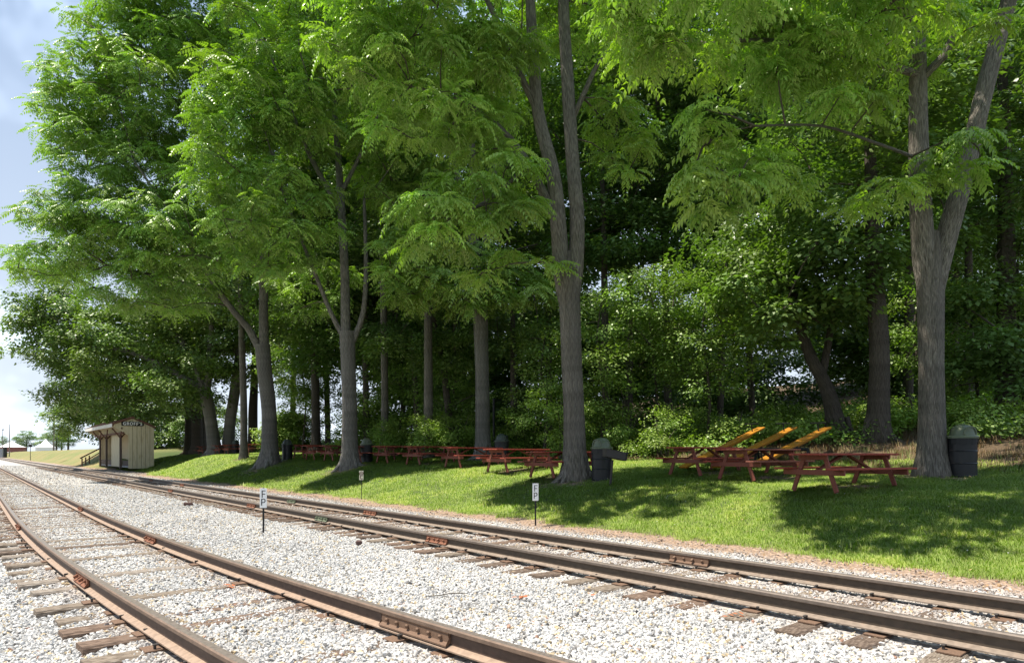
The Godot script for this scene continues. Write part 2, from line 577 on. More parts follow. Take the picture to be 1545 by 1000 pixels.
func rail_mesh(centre: Callable, off: float, s0: float, s1: float, head: Color, web: Color, foot: Color) -> Array:
	var prof := rail_profile()
	var body := MB.new()
	var top := MB.new()
	var s := s0
	var rows := []
	while s < s1:
		var t: float = centre.call(s)
		var dt: float = (centre.call(s + 0.1) - centre.call(s - 0.1)) / 0.2
		var side := Vector2(-dt, 1.0).normalized()
		rows.append([Vector2(s, t) + side * off, side])
		s += 0.5 if s < 22.0 else 4.0
	for k in prof.size() - 1:
		var p: Vector2 = prof[k]
		var q: Vector2 = prof[k + 1]
		var b: MB = top if k == 7 else body
		var tone := foot if k in [0, 1, 2, 12, 13, 14] else web if k in [3, 11] else head
		b.col = tone
		for i in rows.size() - 1:
			var r0: Array = rows[i]
			var r1: Array = rows[i + 1]
			var a: Vector2 = r0[0] + r0[1] * p.x
			var d: Vector2 = r0[0] + r0[1] * q.x
			var e: Vector2 = r1[0] + r1[1] * q.x
			var f: Vector2 = r1[0] + r1[1] * p.x
			b.quad(st(a.x, a.y, p.y + 0.012), st(d.x, d.y, q.y + 0.012), st(e.x, e.y, q.y + 0.012), st(f.x, f.y, p.y + 0.012))
	return [body.mesh(), top.mesh()]

func straight(_s: float) -> float:
	return TRACK_T

func frame_at(centre: Callable, s: float, off: float, y: float) -> Transform3D:
	# x across the track, y up, z along the track
	var t: float = centre.call(s)
	var dt: float = (centre.call(s + 0.1) - centre.call(s - 0.1)) / 0.2
	var side := Vector2(-dt, 1.0).normalized()
	var p := Vector2(s, t) + side * off
	var xx := st(side.x, side.y, 0)
	return Transform3D(Basis(xx, Vector3.UP, xx.cross(Vector3.UP)), st(p.x, p.y, y))

# angle bars: a web plate with a flared foot and a row of bolts with square nuts
func joint_bar_mesh(len_: float, bolts: int, long_nuts: bool) -> ArrayMesh:
	var b := MB.new()
	for sg in [-1.0, 1.0]:
		var pr := [Vector2(0.012, 0.05), Vector2(0.062, 0.024), Vector2(0.062, 0.036), Vector2(0.031, 0.055), Vector2(0.029, 0.115), Vector2(0.036, 0.128), Vector2(0.012, 0.128)]
		for k in pr.size():
			var p: Vector2 = pr[k]
			var q: Vector2 = pr[(k + 1) % pr.size()]
			var h := len_ * 0.5
			var a := Vector3(p.x * sg, p.y, -h)
			var d := Vector3(q.x * sg, q.y, -h)
			if sg > 0:
				b.quad(a, d, d + Vector3(0, 0, len_), a + Vector3(0, 0, len_))
			else:
				b.quad(d, a, a + Vector3(0, 0, len_), d + Vector3(0, 0, len_))
		for e in [-1.0, 1.0]:
			var cc := Vector3(0.03 * sg, 0.08, e * len_ * 0.5)
			for k in pr.size():
				var p: Vector2 = pr[k]
				var q: Vector2 = pr[(k + 1) % pr.size()]
				var a := Vector3(p.x * sg, p.y, cc.z)
				var d := Vector3(q.x * sg, q.y, cc.z)
				if sg * e > 0:
					b.face(cc, a, d)
				else:
					b.face(cc, d, a)
		for k in bolts:
			var z := (float(k) - (bolts - 1) * 0.5) * len_ / (bolts + 0.3)
			var out := 0.05 if long_nuts and k % 2 == 0 else 0.022
			b.box(Transform3D(Basis(Vector3(0, 0, 1), 0.5), Vector3((0.03 + out * 0.5) * sg, 0.085, z)), Vector3(out, 0.034, 0.034), 0.006)
	return b.mesh()

func sleeper_mesh(seed_: int) -> ArrayMesh:
	var r := RandomNumberGenerator.new()
	r.seed = seed_
	var b := MB.new()
	var n := 9
	var rows := []
	for i in n + 1:
		var x := -1.3 + 2.6 * i / n
		var w := 0.112 + r.randf_range(-0.008, 0.006)
		var tp := r.randf_range(-0.008, 0.002)
		var row := [Vector3(x, -0.17, w), Vector3(x, tp - 0.02, w), Vector3(x, tp, w - r.randf_range(0.012, 0.03)), Vector3(x, tp - r.randf_range(0.0, 0.008), 0.03 * r.randf_range(-1, 1)), Vector3(x, tp, -w + r.randf_range(0.012, 0.03)), Vector3(x, tp - 0.02, -w), Vector3(x, -0.17, -w)]
		rows.append(row)
	for i in n:
		for k in 6:
			b.quad(rows[i][k], rows[i + 1][k], rows[i + 1][k + 1], rows[i][k + 1])
	for e in [0, n]:
		for k in range(1, 6):
			if e == 0:
				b.face(rows[e][0], rows[e][k], rows[e][k + 1])
			else:
				b.face(rows[e][0], rows[e][k + 1], rows[e][k])
	return b.mesh()

func tracks() -> void:
	var ties := []
	for k in 5:
		ties.append(sleeper_mesh(100 + k))
	var pl := MB.new()
	pl.box(Transform3D(Basis(), Vector3(0, 0.004, 0)), Vector3(0.3, 0.016, 0.17), 0.003)
	var plate := pl.mesh()
	var sp := MB.new()
	sp.box(Transform3D(Basis(), Vector3(0, 0.016, 0)), Vector3(0.018, 0.04, 0.018))
	sp.box(Transform3D(Basis(), Vector3(0.008, 0.04, 0)), Vector3(0.046, 0.014, 0.03), 0.004)
	var spike := sp.mesh()
	var bar4 := joint_bar_mesh(0.62, 4, true)
	var bar6 := joint_bar_mesh(0.92, 6, false)
	for which in 2:
		var centre: Callable = straight if which == 0 else left_t
		var root := thing("railway_track", "straight railway track with dark rails alongside the grass bank" if which == 0 else "curving railway track with rusty brown rails crossing the near gravel", "railway track")
		var tones := [Color(0.2, 0.175, 0.15), Color(0.105, 0.083, 0.066), Color(0.27, 0.225, 0.185)] if which == 0 else [Color(0.235, 0.175, 0.135), Color(0.115, 0.085, 0.067), Color(0.34, 0.26, 0.2)]
		var s := -5.0 if which == 1 else -1.5
		while s < (88.0 if which == 0 else 84.0):
			var fr := frame_at(centre, s, rng.randf_range(-0.07, 0.07), -0.004 + (-0.022 if which == 0 else -0.058) * pow(rng.randf(), 1.6) - (0.004 if which == 0 else 0.0))
			fr.basis = fr.basis * Basis(Vector3.UP, rng.randf_range(-0.035, 0.035))
			var kind: int = [0, 1, 0, 2, 3, 1][rng.randi() % 6] if which == 1 else [0, 3, 2, 3, 0, 2][rng.randi() % 6]
			var slp := part("sleeper", ties[rng.randi() % 5], M["tie%d" % kind], root, fr)
			if s < 26.0:
				for sd in [-1.0, 1.0]:
					var px := Transform3D(Basis(), Vector3(sd * GAUGE_HALF, 0.0, 0))
					part("tie_plate", plate, M.rust_brown, slp, px)
					if s < 16.0:
						for e in [-1.0, 1.0]:
							var zz := 0.05 if rng.randf() < 0.5 else -0.05
							part("spike", spike, M.iron, slp, Transform3D(Basis(Vector3.UP, 0.0 if e < 0 else PI), Vector3(sd * GAUGE_HALF + e * 0.074, 0.006, zz * e)))
			s += rng.randf_range(0.5, 0.6)
		var joints := [[[3.9, 0], [12.0, 0], [23.6, 0], [33.0, 0], [43.0, 0]], [[12.0, 1], [21.0, 0], [30.0, 0], [40.0, 0]]]
		for k in 2:
			var off := (-1.0 if k == 0 else 1.0) * GAUGE_HALF
			var rm := rail_mesh(centre, off, -6.5 if which == 1 else -3.0, 420.0, tones[0], tones[1], tones[2])
			var rl := part("rail", rm[0], M.rail, root)
			part("running_surface", rm[1], M.rail_head, rl)
			var pix: Array = [[486, 660, 380, 258, 1700], [441, 560, 1040, 275, 228]][k] if which == 0 else [[30, 128], [229, 123, 630]][k]
			for px in pix:
				var js := along_for(centre, off, px)
				if js < -4.0 or js > 90.0:
					continue
				var six: bool = px == 630
				var mt: Material = M.green_iron if px in [486, 441] else M.rust_brown if six or px == 1040 else M.rust
				part("joint_bar", bar6 if six else bar4, mt, rl, frame_at(centre, js, off, 0.012))

# the distance along a rail that lies on a given bearing
func along_for(centre: Callable, off: float, px: float) -> float:
	var best := 1e9
	var out := 0.0
	var s := -5.0
	while s < 90.0:
		var p: Vector3 = frame_at(centre, s, off, 0.1).origin
		var q := p - EYE
		var fw := -q.z
		if fw > 0.3:
			var x := 772.5 + FOCAL * q.x / fw
			if absf(x - px) < best:
				best = absf(x - px)
				out = s
		s += 0.05
	return out

func in_view(p: Vector3, margin: float) -> bool:
	return -p.z > 1.0 and absf(p.x) < 0.79 * -p.z + margin

func stone_mesh(seed_: int) -> ArrayMesh:
	var r := RandomNumberGenerator.new()
	r.seed = seed_
	var b := MB.new()
	var sph := SphereMesh.new()
	sph.radial_segments = 5
	sph.rings = 2
	sph.radius = 0.5
	sph.height = 1.0
	var a := sph.get_mesh_arrays()
	var vs: PackedVector3Array = a[Mesh.ARRAY_VERTEX]
	var ids: PackedInt32Array = a[Mesh.ARRAY_INDEX]
	var moved := {}
	for k in vs.size():
		var key := vs[k].snapped(Vector3.ONE * 0.001)
		if not moved.has(key):
			moved[key] = key * r.randf_range(0.72, 1.25) + Vector3(r.randf_range(-0.1, 0.1), r.randf_range(-0.08, 0.08), r.randf_range(-0.1, 0.1))
	for k in range(0, ids.size(), 3):
		var p: Vector3 = moved[vs[ids[k]].snapped(Vector3.ONE * 0.001)]
		var q: Vector3 = moved[vs[ids[k + 1]].snapped(Vector3.ONE * 0.001)]
		var w: Vector3 = moved[vs[ids[k + 2]].snapped(Vector3.ONE * 0.001)]
		if (q - p).cross(w - p).length() > 1e-6:
			b.face(p, w, q)
	return b.mesh()

func ballast() -> void:
	var where := [[], [], [], []]
	var tints := [PackedColorArray(), PackedColorArray(), PackedColorArray(), PackedColorArray()]
	for i in 500000:
		# more of them near the eye, where one can tell them apart
		var d := 2.2 + 30.0 * pow(rng.randf(), 1.55) if i < 420000 else rng.randf_range(28.0, 85.0)
		var u := rng.randf_range(-0.84, 0.84)
		var p := Vector3(u * d, 0, -d)
		var q := to_st(p)
		var et := edge_t(q.x)
		if q.y > et + 0.05 or q.y < -9.0:
			continue
		var size := rng.randf_range(0.02, 0.044) * (1.0 if rng.randf() < 0.93 else 1.35)
		if d > 15.0:
			size *= 1.0 + (minf(d, 45.0) - 15.0) * 0.03
		var tr := absf(q.y - TRACK_T)
		var tl := absf(q.y - left_t(q.x))
		if absf(tr - GAUGE_HALF) < 0.09 or absf(tl - GAUGE_HALF) < 0.09:
			continue
		if q.y > et - 1.1 and rng.randf() < sm(et - 1.1, et - 0.3, q.y) * 0.88:
			continue
		var cov := 0.0
		if tl < 1.25 or tr < 1.25:
			cov = -0.003
			if rng.randf() < (0.55 if tr > 0.83 and tr < 1.3 else 0.3 if tr < 1.25 else 0.12):
				continue
		p.y = ground(q.x, q.y) + size * rng.randf_range(-0.05, 0.32) + cov
		var bs := Basis.from_euler(Vector3(rng.randf_range(0, TAU), rng.randf_range(0, TAU), rng.randf_range(0, TAU))).scaled_local(Vector3(size * rng.randf_range(0.85, 1.35), size * rng.randf_range(0.55, 0.85), size))
		var k := rng.randf_range(0.41, 0.6)
		var roll := rng.randf()
		var col := Color(k, k * 0.985, k * 0.955)
		if roll < 0.1:
			col = Color(0.2, 0.19, 0.18) * rng.randf_range(0.6, 1.3)
		elif roll < 0.17:
			col = Color(0.52, 0.42, 0.27) * rng.randf_range(0.8, 1.15)
		elif roll < 0.175:
			col = Color(0.36, 0.22, 0.16)
		var grime := ballast_tint(q.x, q.y)
		col = Color(col.r * lerpf(1.0, grime.r, 0.8), col.g * lerpf(1.0, grime.g, 0.8), col.b * lerpf(1.0, grime.b, 0.8))
		col.a = 1.0
		var w := rng.randi() % 4
		where[w].append(Transform3D(bs, p))
		tints[w].append(col)
	for w in 4:
		var o := scatter("ballast_stones", stone_mesh(300 + w), M.stone, where[w], tints[w], self)
		tag(o, "loose pale crushed stone scattered between and around the tracks", "gravel", "", "stuff")

# ---------------------------------------------------------------- leaves
func leaflet(b: MB, root: Vector3, dir: Vector3, side: Vector3, len_: float, wid: float, fold := 0.25) -> void:
	# a pointed leaf folded along its midrib and bent down at the tip
	var up := side.cross(dir).normalized()
	if up.y < 0: up = -up
	var m := root + dir * len_ * 0.45
	var tip := root + dir * len_ - up * len_ * 0.16
	var l := m + side * wid * 0.5 + up * wid * fold
	var r := m - side * wid * 0.5 + up * wid * fold
	_leaf_tri(b, root, l, m, tip)
	_leaf_tri(b, root, m, r, tip)

func _leaf_tri(b: MB, root: Vector3, p: Vector3, q: Vector3, tip: Vector3) -> void:
	b.face(root, p, q) if (p - root).cross(q - root).y > 0 else b.face(root, q, p)
	b.face(p, tip, q) if (tip - p).cross(q - p).y > 0 else b.face(p, q, tip)

func leaf_simple(b: MB, root: Vector3, dir: Vector3, side: Vector3, len_: float, wid: float) -> void:
	var up := side.cross(dir).normalized()
	if up.y < 0: up = -up
	var m := root + dir * len_ * 0.42 - up * wid * 0.12
	var tip := root + dir * len_ - up * len_ * 0.12
	var l := m + side * wid * 0.5 + up * wid * 0.1
	var r := m - side * wid * 0.5 + up * wid * 0.1
	for q in [[root, r, l], [l, r, tip]]:
		if (q[1] - q[0]).cross(q[2] - q[0]).y > 0: b.face(q[0], q[1], q[2])
		else: b.face(q[0], q[2], q[1])

# one drooping feathered leaf: paired leaflets along an arching stalk
func compound(b: MB, root: Vector3, dir: Vector3, len_: float, droop: float, pairs: int, r: RandomNumberGenerator, simple := false) -> void:
	var prev := root
	var flat := Vector3(dir.x, 0, dir.z).normalized()
	var side := Vector3(-flat.z, 0, flat.x)
	for k in range(1, pairs + 1):
		var u := float(k) / pairs
		var p := root + dir * len_ * u - Vector3.UP * droop * len_ * u * u
		var d := (p - prev).normalized()
		if u > 0.18:
			var ll := len_ * 0.27 * (0.75 + 0.5 * sin(PI * minf(u * 1.05, 1.0))) * r.randf_range(0.85, 1.12)
			for sg in [-1.0, 1.0]:
				var ld: Vector3 = (side * sg * 0.85 + d * 0.6 - Vector3.UP * 0.32).normalized()
				var ls := ld.cross(Vector3.UP).normalized()
				if simple: leaf_simple(b, p, ld, ls, ll, ll * 0.42)
				else: leaflet(b, p, ld, ls, ll, ll * 0.42)
		prev = p
	var e := (root + dir * len_ - Vector3.UP * droop * len_) - root
	leaf_simple(b, prev, (e.normalized() - Vector3.UP * 0.3).normalized(), side, len_ * 0.24, len_ * 0.08)

func walnut_spray(seed_: int, simple: bool) -> ArrayMesh:
	var r := RandomNumberGenerator.new()
	r.seed = seed_
	var b := MB.new()
	for k in 7:
		var a := -1.9 + 3.8 * (k + r.randf_range(-0.3, 0.3)) / 6.0
		var el := r.randf_range(0.0, 0.55)
		var d := Vector3(cos(a) * cos(el), sin(el), sin(a) * cos(el))
		var root := Vector3(r.randf_range(-0.28, 0.08), r.randf_range(-0.06, 0.06), r.randf_range(-0.05, 0.05))
		var g := r.randf_range(0.85, 1.12)
		b.col = Color(g, g, g * 0.95)
		compound(b, root, d, r.randf_range(0.34, 0.48), r.randf_range(0.4, 1.0), 6 if simple else 7, r, simple)
	return b.mesh()

func broad_spray(seed_: int, count: int, len_: float, reach: float) -> ArrayMesh:
	var r := RandomNumberGenerator.new()
	r.seed = seed_
	var b := MB.new()
	for k in count:
		var a := r.randf_range(-2.4, 2.4)
		var d := reach * sqrt(r.randf())
		var p := Vector3(cos(a) * d - 0.1, -0.35 * d * d / reach + r.randf_range(-0.12, 0.12), sin(a) * d)
		var az := a + r.randf_range(-0.9, 0.9)
		var dir := Vector3(cos(az), r.randf_range(-0.75, 0.15), sin(az)).normalized()
		var side := dir.cross(Vector3(r.randf_range(-0.35, 0.35), 1, r.randf_range(-0.35, 0.35))).normalized()
		var ll := len_ * r.randf_range(0.7, 1.2)
		var g := r.randf_range(0.8, 1.18)
		b.col = Color(g, g, g * 0.92)
		leaf_simple(b, p, dir, side, ll, ll * 0.72)
	return b.mesh()

# ---------------------------------------------------------------- trees
func curve(p: Array, r: Array, step: float) -> Array:
	var pts := PackedVector3Array()
	var rad := PackedFloat32Array()
	for i in p.size() - 1:
		var a: Vector3 = p[maxi(i - 1, 0)]
		var b: Vector3 = p[i]
		var c: Vector3 = p[i + 1]
		var d: Vector3 = p[mini(i + 2, p.size() - 1)]
		var n := maxi(1, int(b.distance_to(c) / step))
		for k in n:
			var u := float(k) / n
			pts.append(b.cubic_interpolate(c, a, d, u))
			rad.append(lerpf(r[i], r[i + 1], u))
	pts.append(p[p.size() - 1])
	rad.append(r[r.size() - 1])
	return [pts, rad]

# stems: [[px, py, depth, radius], ...] surveyed by bearing; the first stem starts at the ground
func stem_points(stem: Array, grounded: bool) -> Array:
	var p := []
	var r := []
	for q in stem:
		p.append(at(q[0], q[1], q[2]))
		r.append(q[3])
	if grounded:
		var g := to_st(p[0])
		p[0].y = ground(g.x, g.y) - 0.25
	return [p, r]

func trunk_part(root: Node3D, called: String, stem: Array, grounded: bool, m: Material, lobes := 0.09, sides := 18) -> PackedVector3Array:
	var sp := stem_points(stem, grounded)
	var cv := curve(sp[0], sp[1], 0.4)
	var pts: PackedVector3Array = cv[0]
	var rad: PackedFloat32Array = cv[1]
	if grounded:
		for i in pts.size():
			var h := pts[i].y - pts[0].y - 0.25
			rad[i] *= 1.0 + 0.62 * exp(-maxf(h, 0.0) / 0.38)
	var local := PackedVector3Array()
	for q in pts:
		local.append(q - root.position)
	var b := MB.new()
	b.tube(local, rad, sides, lobes)
	if grounded and stem[0][3] > 0.3:
		var rr := float(stem[0][3])
		var spin := p_seed(pts[0])
		for k in 7:
			var a := TAU * (k + 0.35 * sin(spin + k * 2.7)) / 7.0 + spin
			var o := Vector3(cos(a), 0, sin(a))
			var reach := rr * (2.1 + 0.7 * sin(spin * 3.0 + k * 1.9))
			var q0 := local[0] + Vector3(0, 0.25, 0)
			var gq := to_st(root.position + q0 + o * reach)
			var end := q0 + o * reach
			end.y = ground(gq.x, gq.y) - root.position.y - 0.06
			var cv2 := curve([q0 + o * rr * 0.75 + Vector3(0, 0.75, 0), q0 + o * rr * 1.2 + Vector3(0, 0.16, 0), end], [rr * 0.3, rr * 0.34, rr * 0.1], 0.1)
			b.tube(cv2[0], cv2[1], 8, 0.05)
	part(called, b.mesh(), m, root)
	return pts

func p_seed(p: Vector3) -> float:
	return fposmod(p.x * 7.31 + p.z * 3.17, TAU)

class Crown:
	var where := [[], []]
	var tints := [PackedColorArray(), PackedColorArray()]
	var limbs := PackedVector3Array()
	var twigs := MB.new()
	var root: Node3D

func grow(cr: Crown, c: Vector3, rad: Vector3, clusters: int, sprays: int, spread: float, size: float, tone: Color, patchy := 0.0, branches := true, shell := 0.38, sep := 0.0) -> void:
	if sep <= 0.0: sep = 1.6 * spread
	var placed := PackedVector3Array()
	for i in clusters:
		var pos := Vector3.ZERO
		var ok := false
		var u := Vector3.ZERO
		for k in 9:
			u = Vector3(rng.randfn(), rng.randfn(), rng.randfn()).normalized()
			pos = c + u * pow(rng.randf(), shell) * rad
			if noise.get_noise_3d(pos.x * 38.0, pos.y * 46.0, pos.z * 38.0) > patchy - 0.16:
				ok = true
				for q in placed:
					if q.distance_squared_to(pos) < sep * sep:
						ok = false
						break
				if ok:
					placed.append(pos)
					break
		if not ok:
			continue
		if branches and cr.limbs.size():
			var near := cr.limbs[0]
			var bd := 1e9
			for q in cr.limbs:
				var dd := q.distance_squared_to(pos) + (6.0 if q.y > pos.y + 0.5 else 0.0)
				if dd < bd:
					bd = dd
					near = q
			var L := sqrt(bd)
			if L > 0.5 and L < 9.0 and rng.randf() < 5.5 / (L + 2.5):
				var mid := near.lerp(pos, 0.5) + Vector3(rng.randf_range(-0.1, 0.1), 0.09, rng.randf_range(-0.1, 0.1)) * L
				var r0 := clampf(0.012 * L + 0.012, 0.015, 0.085)
				var cv := curve([near - cr.root.position, mid - cr.root.position, pos - cr.root.position], [r0, r0 * 0.6, 0.008], maxf(0.35, L / 6.0))
				cr.twigs.tube(cv[0], cv[1], 5, 0.0, false)
				if L < 3.5:
					cr.limbs.append(pos)
		var out := Vector3(u.x, 0, u.z)
		var ct := rng.randf_range(0.78, 1.2)
		var cy := rng.randf_range(0.93, 1.07)
		for k in sprays:
			var o := Vector3(rng.randfn(), rng.randfn() * 0.5, rng.randfn()) * spread * 0.5
			var p := pos + o
			var dir := (out * 0.8 + Vector3(o.x, 0, o.z) / spread + Vector3(rng.randf_range(-0.3, 0.3), 0, rng.randf_range(-0.3, 0.3)))
			var yaw := atan2(-dir.z, dir.x)
			var bs := Basis(Vector3.UP, yaw) * Basis(Vector3.BACK, rng.randf_range(-0.55, 0.25)) * Basis(Vector3.RIGHT, rng.randf_range(-0.35, 0.35))
			var w := rng.randi() % 2
			cr.where[w].append(Transform3D(bs.scaled_local(Vector3.ONE * size * rng.randf_range(0.8, 1.2)), p - cr.root.position))
			var g := ct * rng.randf_range(0.86, 1.14)
			cr.tints[w].append(Color(tone.r * g * cy, tone.g * g, tone.b * g))

func crown_done(cr: Crown, meshes: Array, m: Material) -> void:
	if cr.twigs.v.size():
		part("branches", cr.twigs.mesh(), M.twig, cr.root).set_meta("kind", "stuff")
	for w in 2:
		if cr.where[w].size():
			scatter("crown", meshes[w], m, cr.where[w], cr.tints[w], cr.root)

# stems[0] is the trunk, the others limbs; blobs: [px, py, depth, rx, ry, rz, clusters, patchy]
func tree(called: String, label: String, group: String, stems: Array, blobs: Array, look: Dictionary) -> void:
	var g := to_st(at(stems[0][0][0], 684, stems[0][0][2]))
	var base := st(g.x, g.y, ground(g.x, g.y))
	var root := thing(called, label, "tree", base, 0.0, group)
	var cr := Crown.new()
	cr.root = root
	for i in stems.size():
		var pts := trunk_part(root, "trunk" if i == 0 else "limb", stems[i], i == 0, look.bark, 0.09 if i == 0 else 0.06, look.get("sides", 18) if i == 0 else 12)
		if i > 0 or stems.size() == 1:
			for k in pts.size():
				if k >= pts.size() * (0.0 if i > 0 else 0.45):
					cr.limbs.append(pts[k])
	for q in blobs:
		grow(cr, at(q[0], q[1], q[2]), Vector3(q[3], q[4], q[5]), int(q[6] * look.get("more", 1.0)), look.sprays, look.spread, look.size, look.tone, q[7] if q.size() > 7 else 0.0, true, q[8] if q.size() > 8 else 0.38, look.get("sep", 0.0))
	crown_done(cr, look.meshes, look.leaf)

var walnut := []
var walnut_far := []
var maple := []
var shrub := []

func grove() -> void:
	walnut = [walnut_spray(1, false), walnut_spray(2, false)]
	walnut_far = [walnut_spray(3, true), walnut_spray(4, true)]
	maple = [broad_spray(5, 34, 0.15, 0.55), broad_spray(6, 34, 0.15, 0.55)]
	shrub = [broad_spray(7, 30, 0.1, 0.4), broad_spray(8, 30, 0.1, 0.4)]
	var near := {"bark": M.bark_pale, "leaf": M.walnut, "meshes": walnut, "sprays": 4, "spread": 0.36, "sep": 0.8, "more": 1.35, "size": 1.35, "tone": Color(1.08, 1.08, 1.0)}
	var mid := {"bark": M.bark, "leaf": M.walnut, "meshes": walnut_far, "sprays": 5, "spread": 0.45, "sep": 0.9, "more": 1.5, "size": 1.4, "tone": Color(0.95, 0.98, 1.0)}
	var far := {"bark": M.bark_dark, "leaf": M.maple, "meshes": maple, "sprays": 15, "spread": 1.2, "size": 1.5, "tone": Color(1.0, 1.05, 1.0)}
	var g := "walnut trees along the front of the grove"
	# the two-stemmed tree at the right
	tree("walnut_tree", "tall two-stemmed walnut tree beside the green-lidded drum", g, [
		[[1408, 712, 15.5, 0.28], [1406, 560, 15.5, 0.265], [1404, 440, 15.5, 0.28], [1405, 385, 15.5, 0.27], [1406, 350, 15.5, 0.16]],
		[[1401, 440, 15.5, 0.2], [1396, 392, 15.5, 0.25], [1389, 300, 15.4, 0.23], [1386, 190, 15.3, 0.2], [1384, 60, 15.2, 0.17], [1370, -120, 15.0, 0.12], [1340, -320, 14.6, 0.05]],
		[[1411, 440, 15.5, 0.2], [1420, 390, 15.5, 0.24], [1440, 320, 15.5, 0.22], [1464, 230, 15.6, 0.2], [1485, 140, 15.7, 0.19], [1520, 10, 15.8, 0.17], [1580, -200, 16, 0.08]],
		[[1392, 118, 15.2, 0.09], [1425, 85, 15.0, 0.09], [1440, 55, 14.9, 0.08]],
		[[1386, 112, 15.2, 0.085], [1330, 96, 14.4, 0.08], [1250, 78, 13.7, 0.06], [1150, 60, 13.2, 0.04], [1040, 70, 12.9, 0.02]],
		[[1387, 240, 15.3, 0.04], [1320, 215, 14.2, 0.032], [1240, 190, 13.4, 0.024], [1140, 190, 12.8, 0.02]],
		[[1384, 20, 15.2, 0.1], [1330, -90, 13.2, 0.08], [1220, -160, 11.4, 0.05], [1060, -110, 10.6, 0.02]], [[1384, 40, 15.2, 0.1], [1300, -60, 14.2, 0.08], [1180, -90, 13.0, 0.05], [1020, -60, 12.6, 0.02]]],
		[[1080, 30, 12.9, 2.3, 0.9, 1.3, 24], [1250, 35, 13.4, 1.9, 1.0, 1.3, 26], [1090, 215, 12.6, 0.85, 0.9, 0.7, 14], [1080, 300, 12.5, 0.9, 0.35, 0.6, 6], [970, 30, 12.6, 1.0, 0.6, 0.9, 9],
		[1240, 120, 13.4, 1.5, 0.7, 0.9, 11, 0.05], [1190, 275, 13.4, 0.9, 0.4, 0.7, 5], [1430, 50, 14.6, 1.0, 0.5, 1.0, 5, 0.05], [1450, 235, 14.4, 0.7, 0.35, 0.5, 4], [1330, 300, 14.4, 0.6, 0.3, 0.5, 3],
		[1400, 285, 14.7, 0.5, 0.25, 0.4, 2], [1420, -300, 15, 4.0, 2.6, 3.0, 34], [1500, -160, 15.5, 3.0, 2.0, 2.5, 16], [1080, -220, 14.5, 3.0, 1.3, 1.6, 12],
		[1100, -95, 10.6, 2.6, 0.75, 1.5, 26, 0.06], [1400, -150, 10.8, 2.6, 0.9, 1.6, 20, 0.06], [1240, -230, 11.5, 3.0, 1.0, 2.0, 16]], near)
	# the big trunk in the middle, in front of the drum and the grill
	tree("walnut_tree", "thick walnut tree whose trunk hides the picnic tables' right end", g, [
		[[868, 716, 19.5, 0.33], [866, 620, 19.5, 0.3], [861, 520, 19.5, 0.305], [858, 420, 19.5, 0.31], [859, 380, 19.5, 0.16]],
		[[854, 455, 19.5, 0.22], [848, 412, 19.5, 0.25], [842, 330, 19.4, 0.23], [834, 260, 19.3, 0.21], [812, 170, 19.2, 0.18], [803, 60, 19.1, 0.16], [795, -90, 19, 0.1], [780, -300, 18.6, 0.04]],
		[[863, 455, 19.5, 0.2], [868, 405, 19.5, 0.24], [871, 330, 19.5, 0.21], [863, 230, 19.6, 0.2], [856, 120, 19.6, 0.19], [850, 0, 19.6, 0.16], [850, -200, 19.8, 0.09]],
		[[842, 340, 19.4, 0.15], [812, 275, 19.2, 0.13], [785, 230, 19.0, 0.12], [750, 190, 18.7, 0.09], [690, 150, 18.3, 0.05], [620, 130, 18.0, 0.02]],
		[[812, 170, 19.2, 0.1], [770, 80, 18.9, 0.09], [735, 0, 18.6, 0.07], [690, -80, 18.2, 0.04]],
		[[860, 190, 19.6, 0.08], [900, 100, 19.4, 0.07], [925, 70, 19.2, 0.05], [960, 40, 18.9, 0.02]],
		[[795, 250, 19.1, 0.06], [740, 300, 18.4, 0.05], [680, 330, 17.8, 0.02]]],
		[[650, 120, 18.0, 2.1, 1.9, 1.7, 58], [740, 280, 18.1, 1.5, 1.3, 1.3, 30], [660, 330, 17.8, 1.3, 1.0, 1.0, 20], [740, 110, 18.4, 1.4, 1.6, 1.2, 18, 0.04], [930, 200, 20.6, 1.0, 1.4, 0.9, 10, 0.06],
		[890, 40, 20.8, 1.8, 1.0, 1.0, 14, 0.06], [780, 400, 19.0, 1.3, 0.6, 0.9, 9], [560, 40, 18.2, 1.4, 1.6, 1.3, 24], [640, -120, 15.6, 3.2, 1.1, 2.0, 24, 0.06], [820, -170, 19, 4.5, 2.4, 3.5, 46], [600, -130, 18.4, 3.0, 2.0, 2.5, 30]], near)
	# behind it, a straight trunk forking high up
	tree("walnut_tree", "walnut tree rising behind the row of red tables left of the thick trunk", g, [
		[[729, 690, 30, 0.34], [727, 560, 30, 0.31], [724, 450, 30, 0.33], [722, 415, 30, 0.33]],
		[[720, 425, 30, 0.2], [714, 300, 29.8, 0.18], [711, 200, 29.5, 0.14], [706, 60, 29.2, 0.08]],
		[[716, 400, 30, 0.16], [698, 300, 29.6, 0.13], [680, 225, 29, 0.1], [650, 140, 28.4, 0.05]],
		[[728, 400, 30, 0.15], [742, 300, 30, 0.12], [750, 210, 30, 0.09], [752, 90, 30, 0.05]]],
		[[690, 410, 28.6, 3.2, 1.5, 2.2, 52], [620, 400, 28, 1.6, 1.7, 1.5, 20], [790, 430, 29, 1.6, 1.2, 1.4, 16], [640, 250, 29, 2.5, 3.0, 2.4, 26, 0.06], [700, 60, 29.5, 5, 4, 4, 70]], mid)
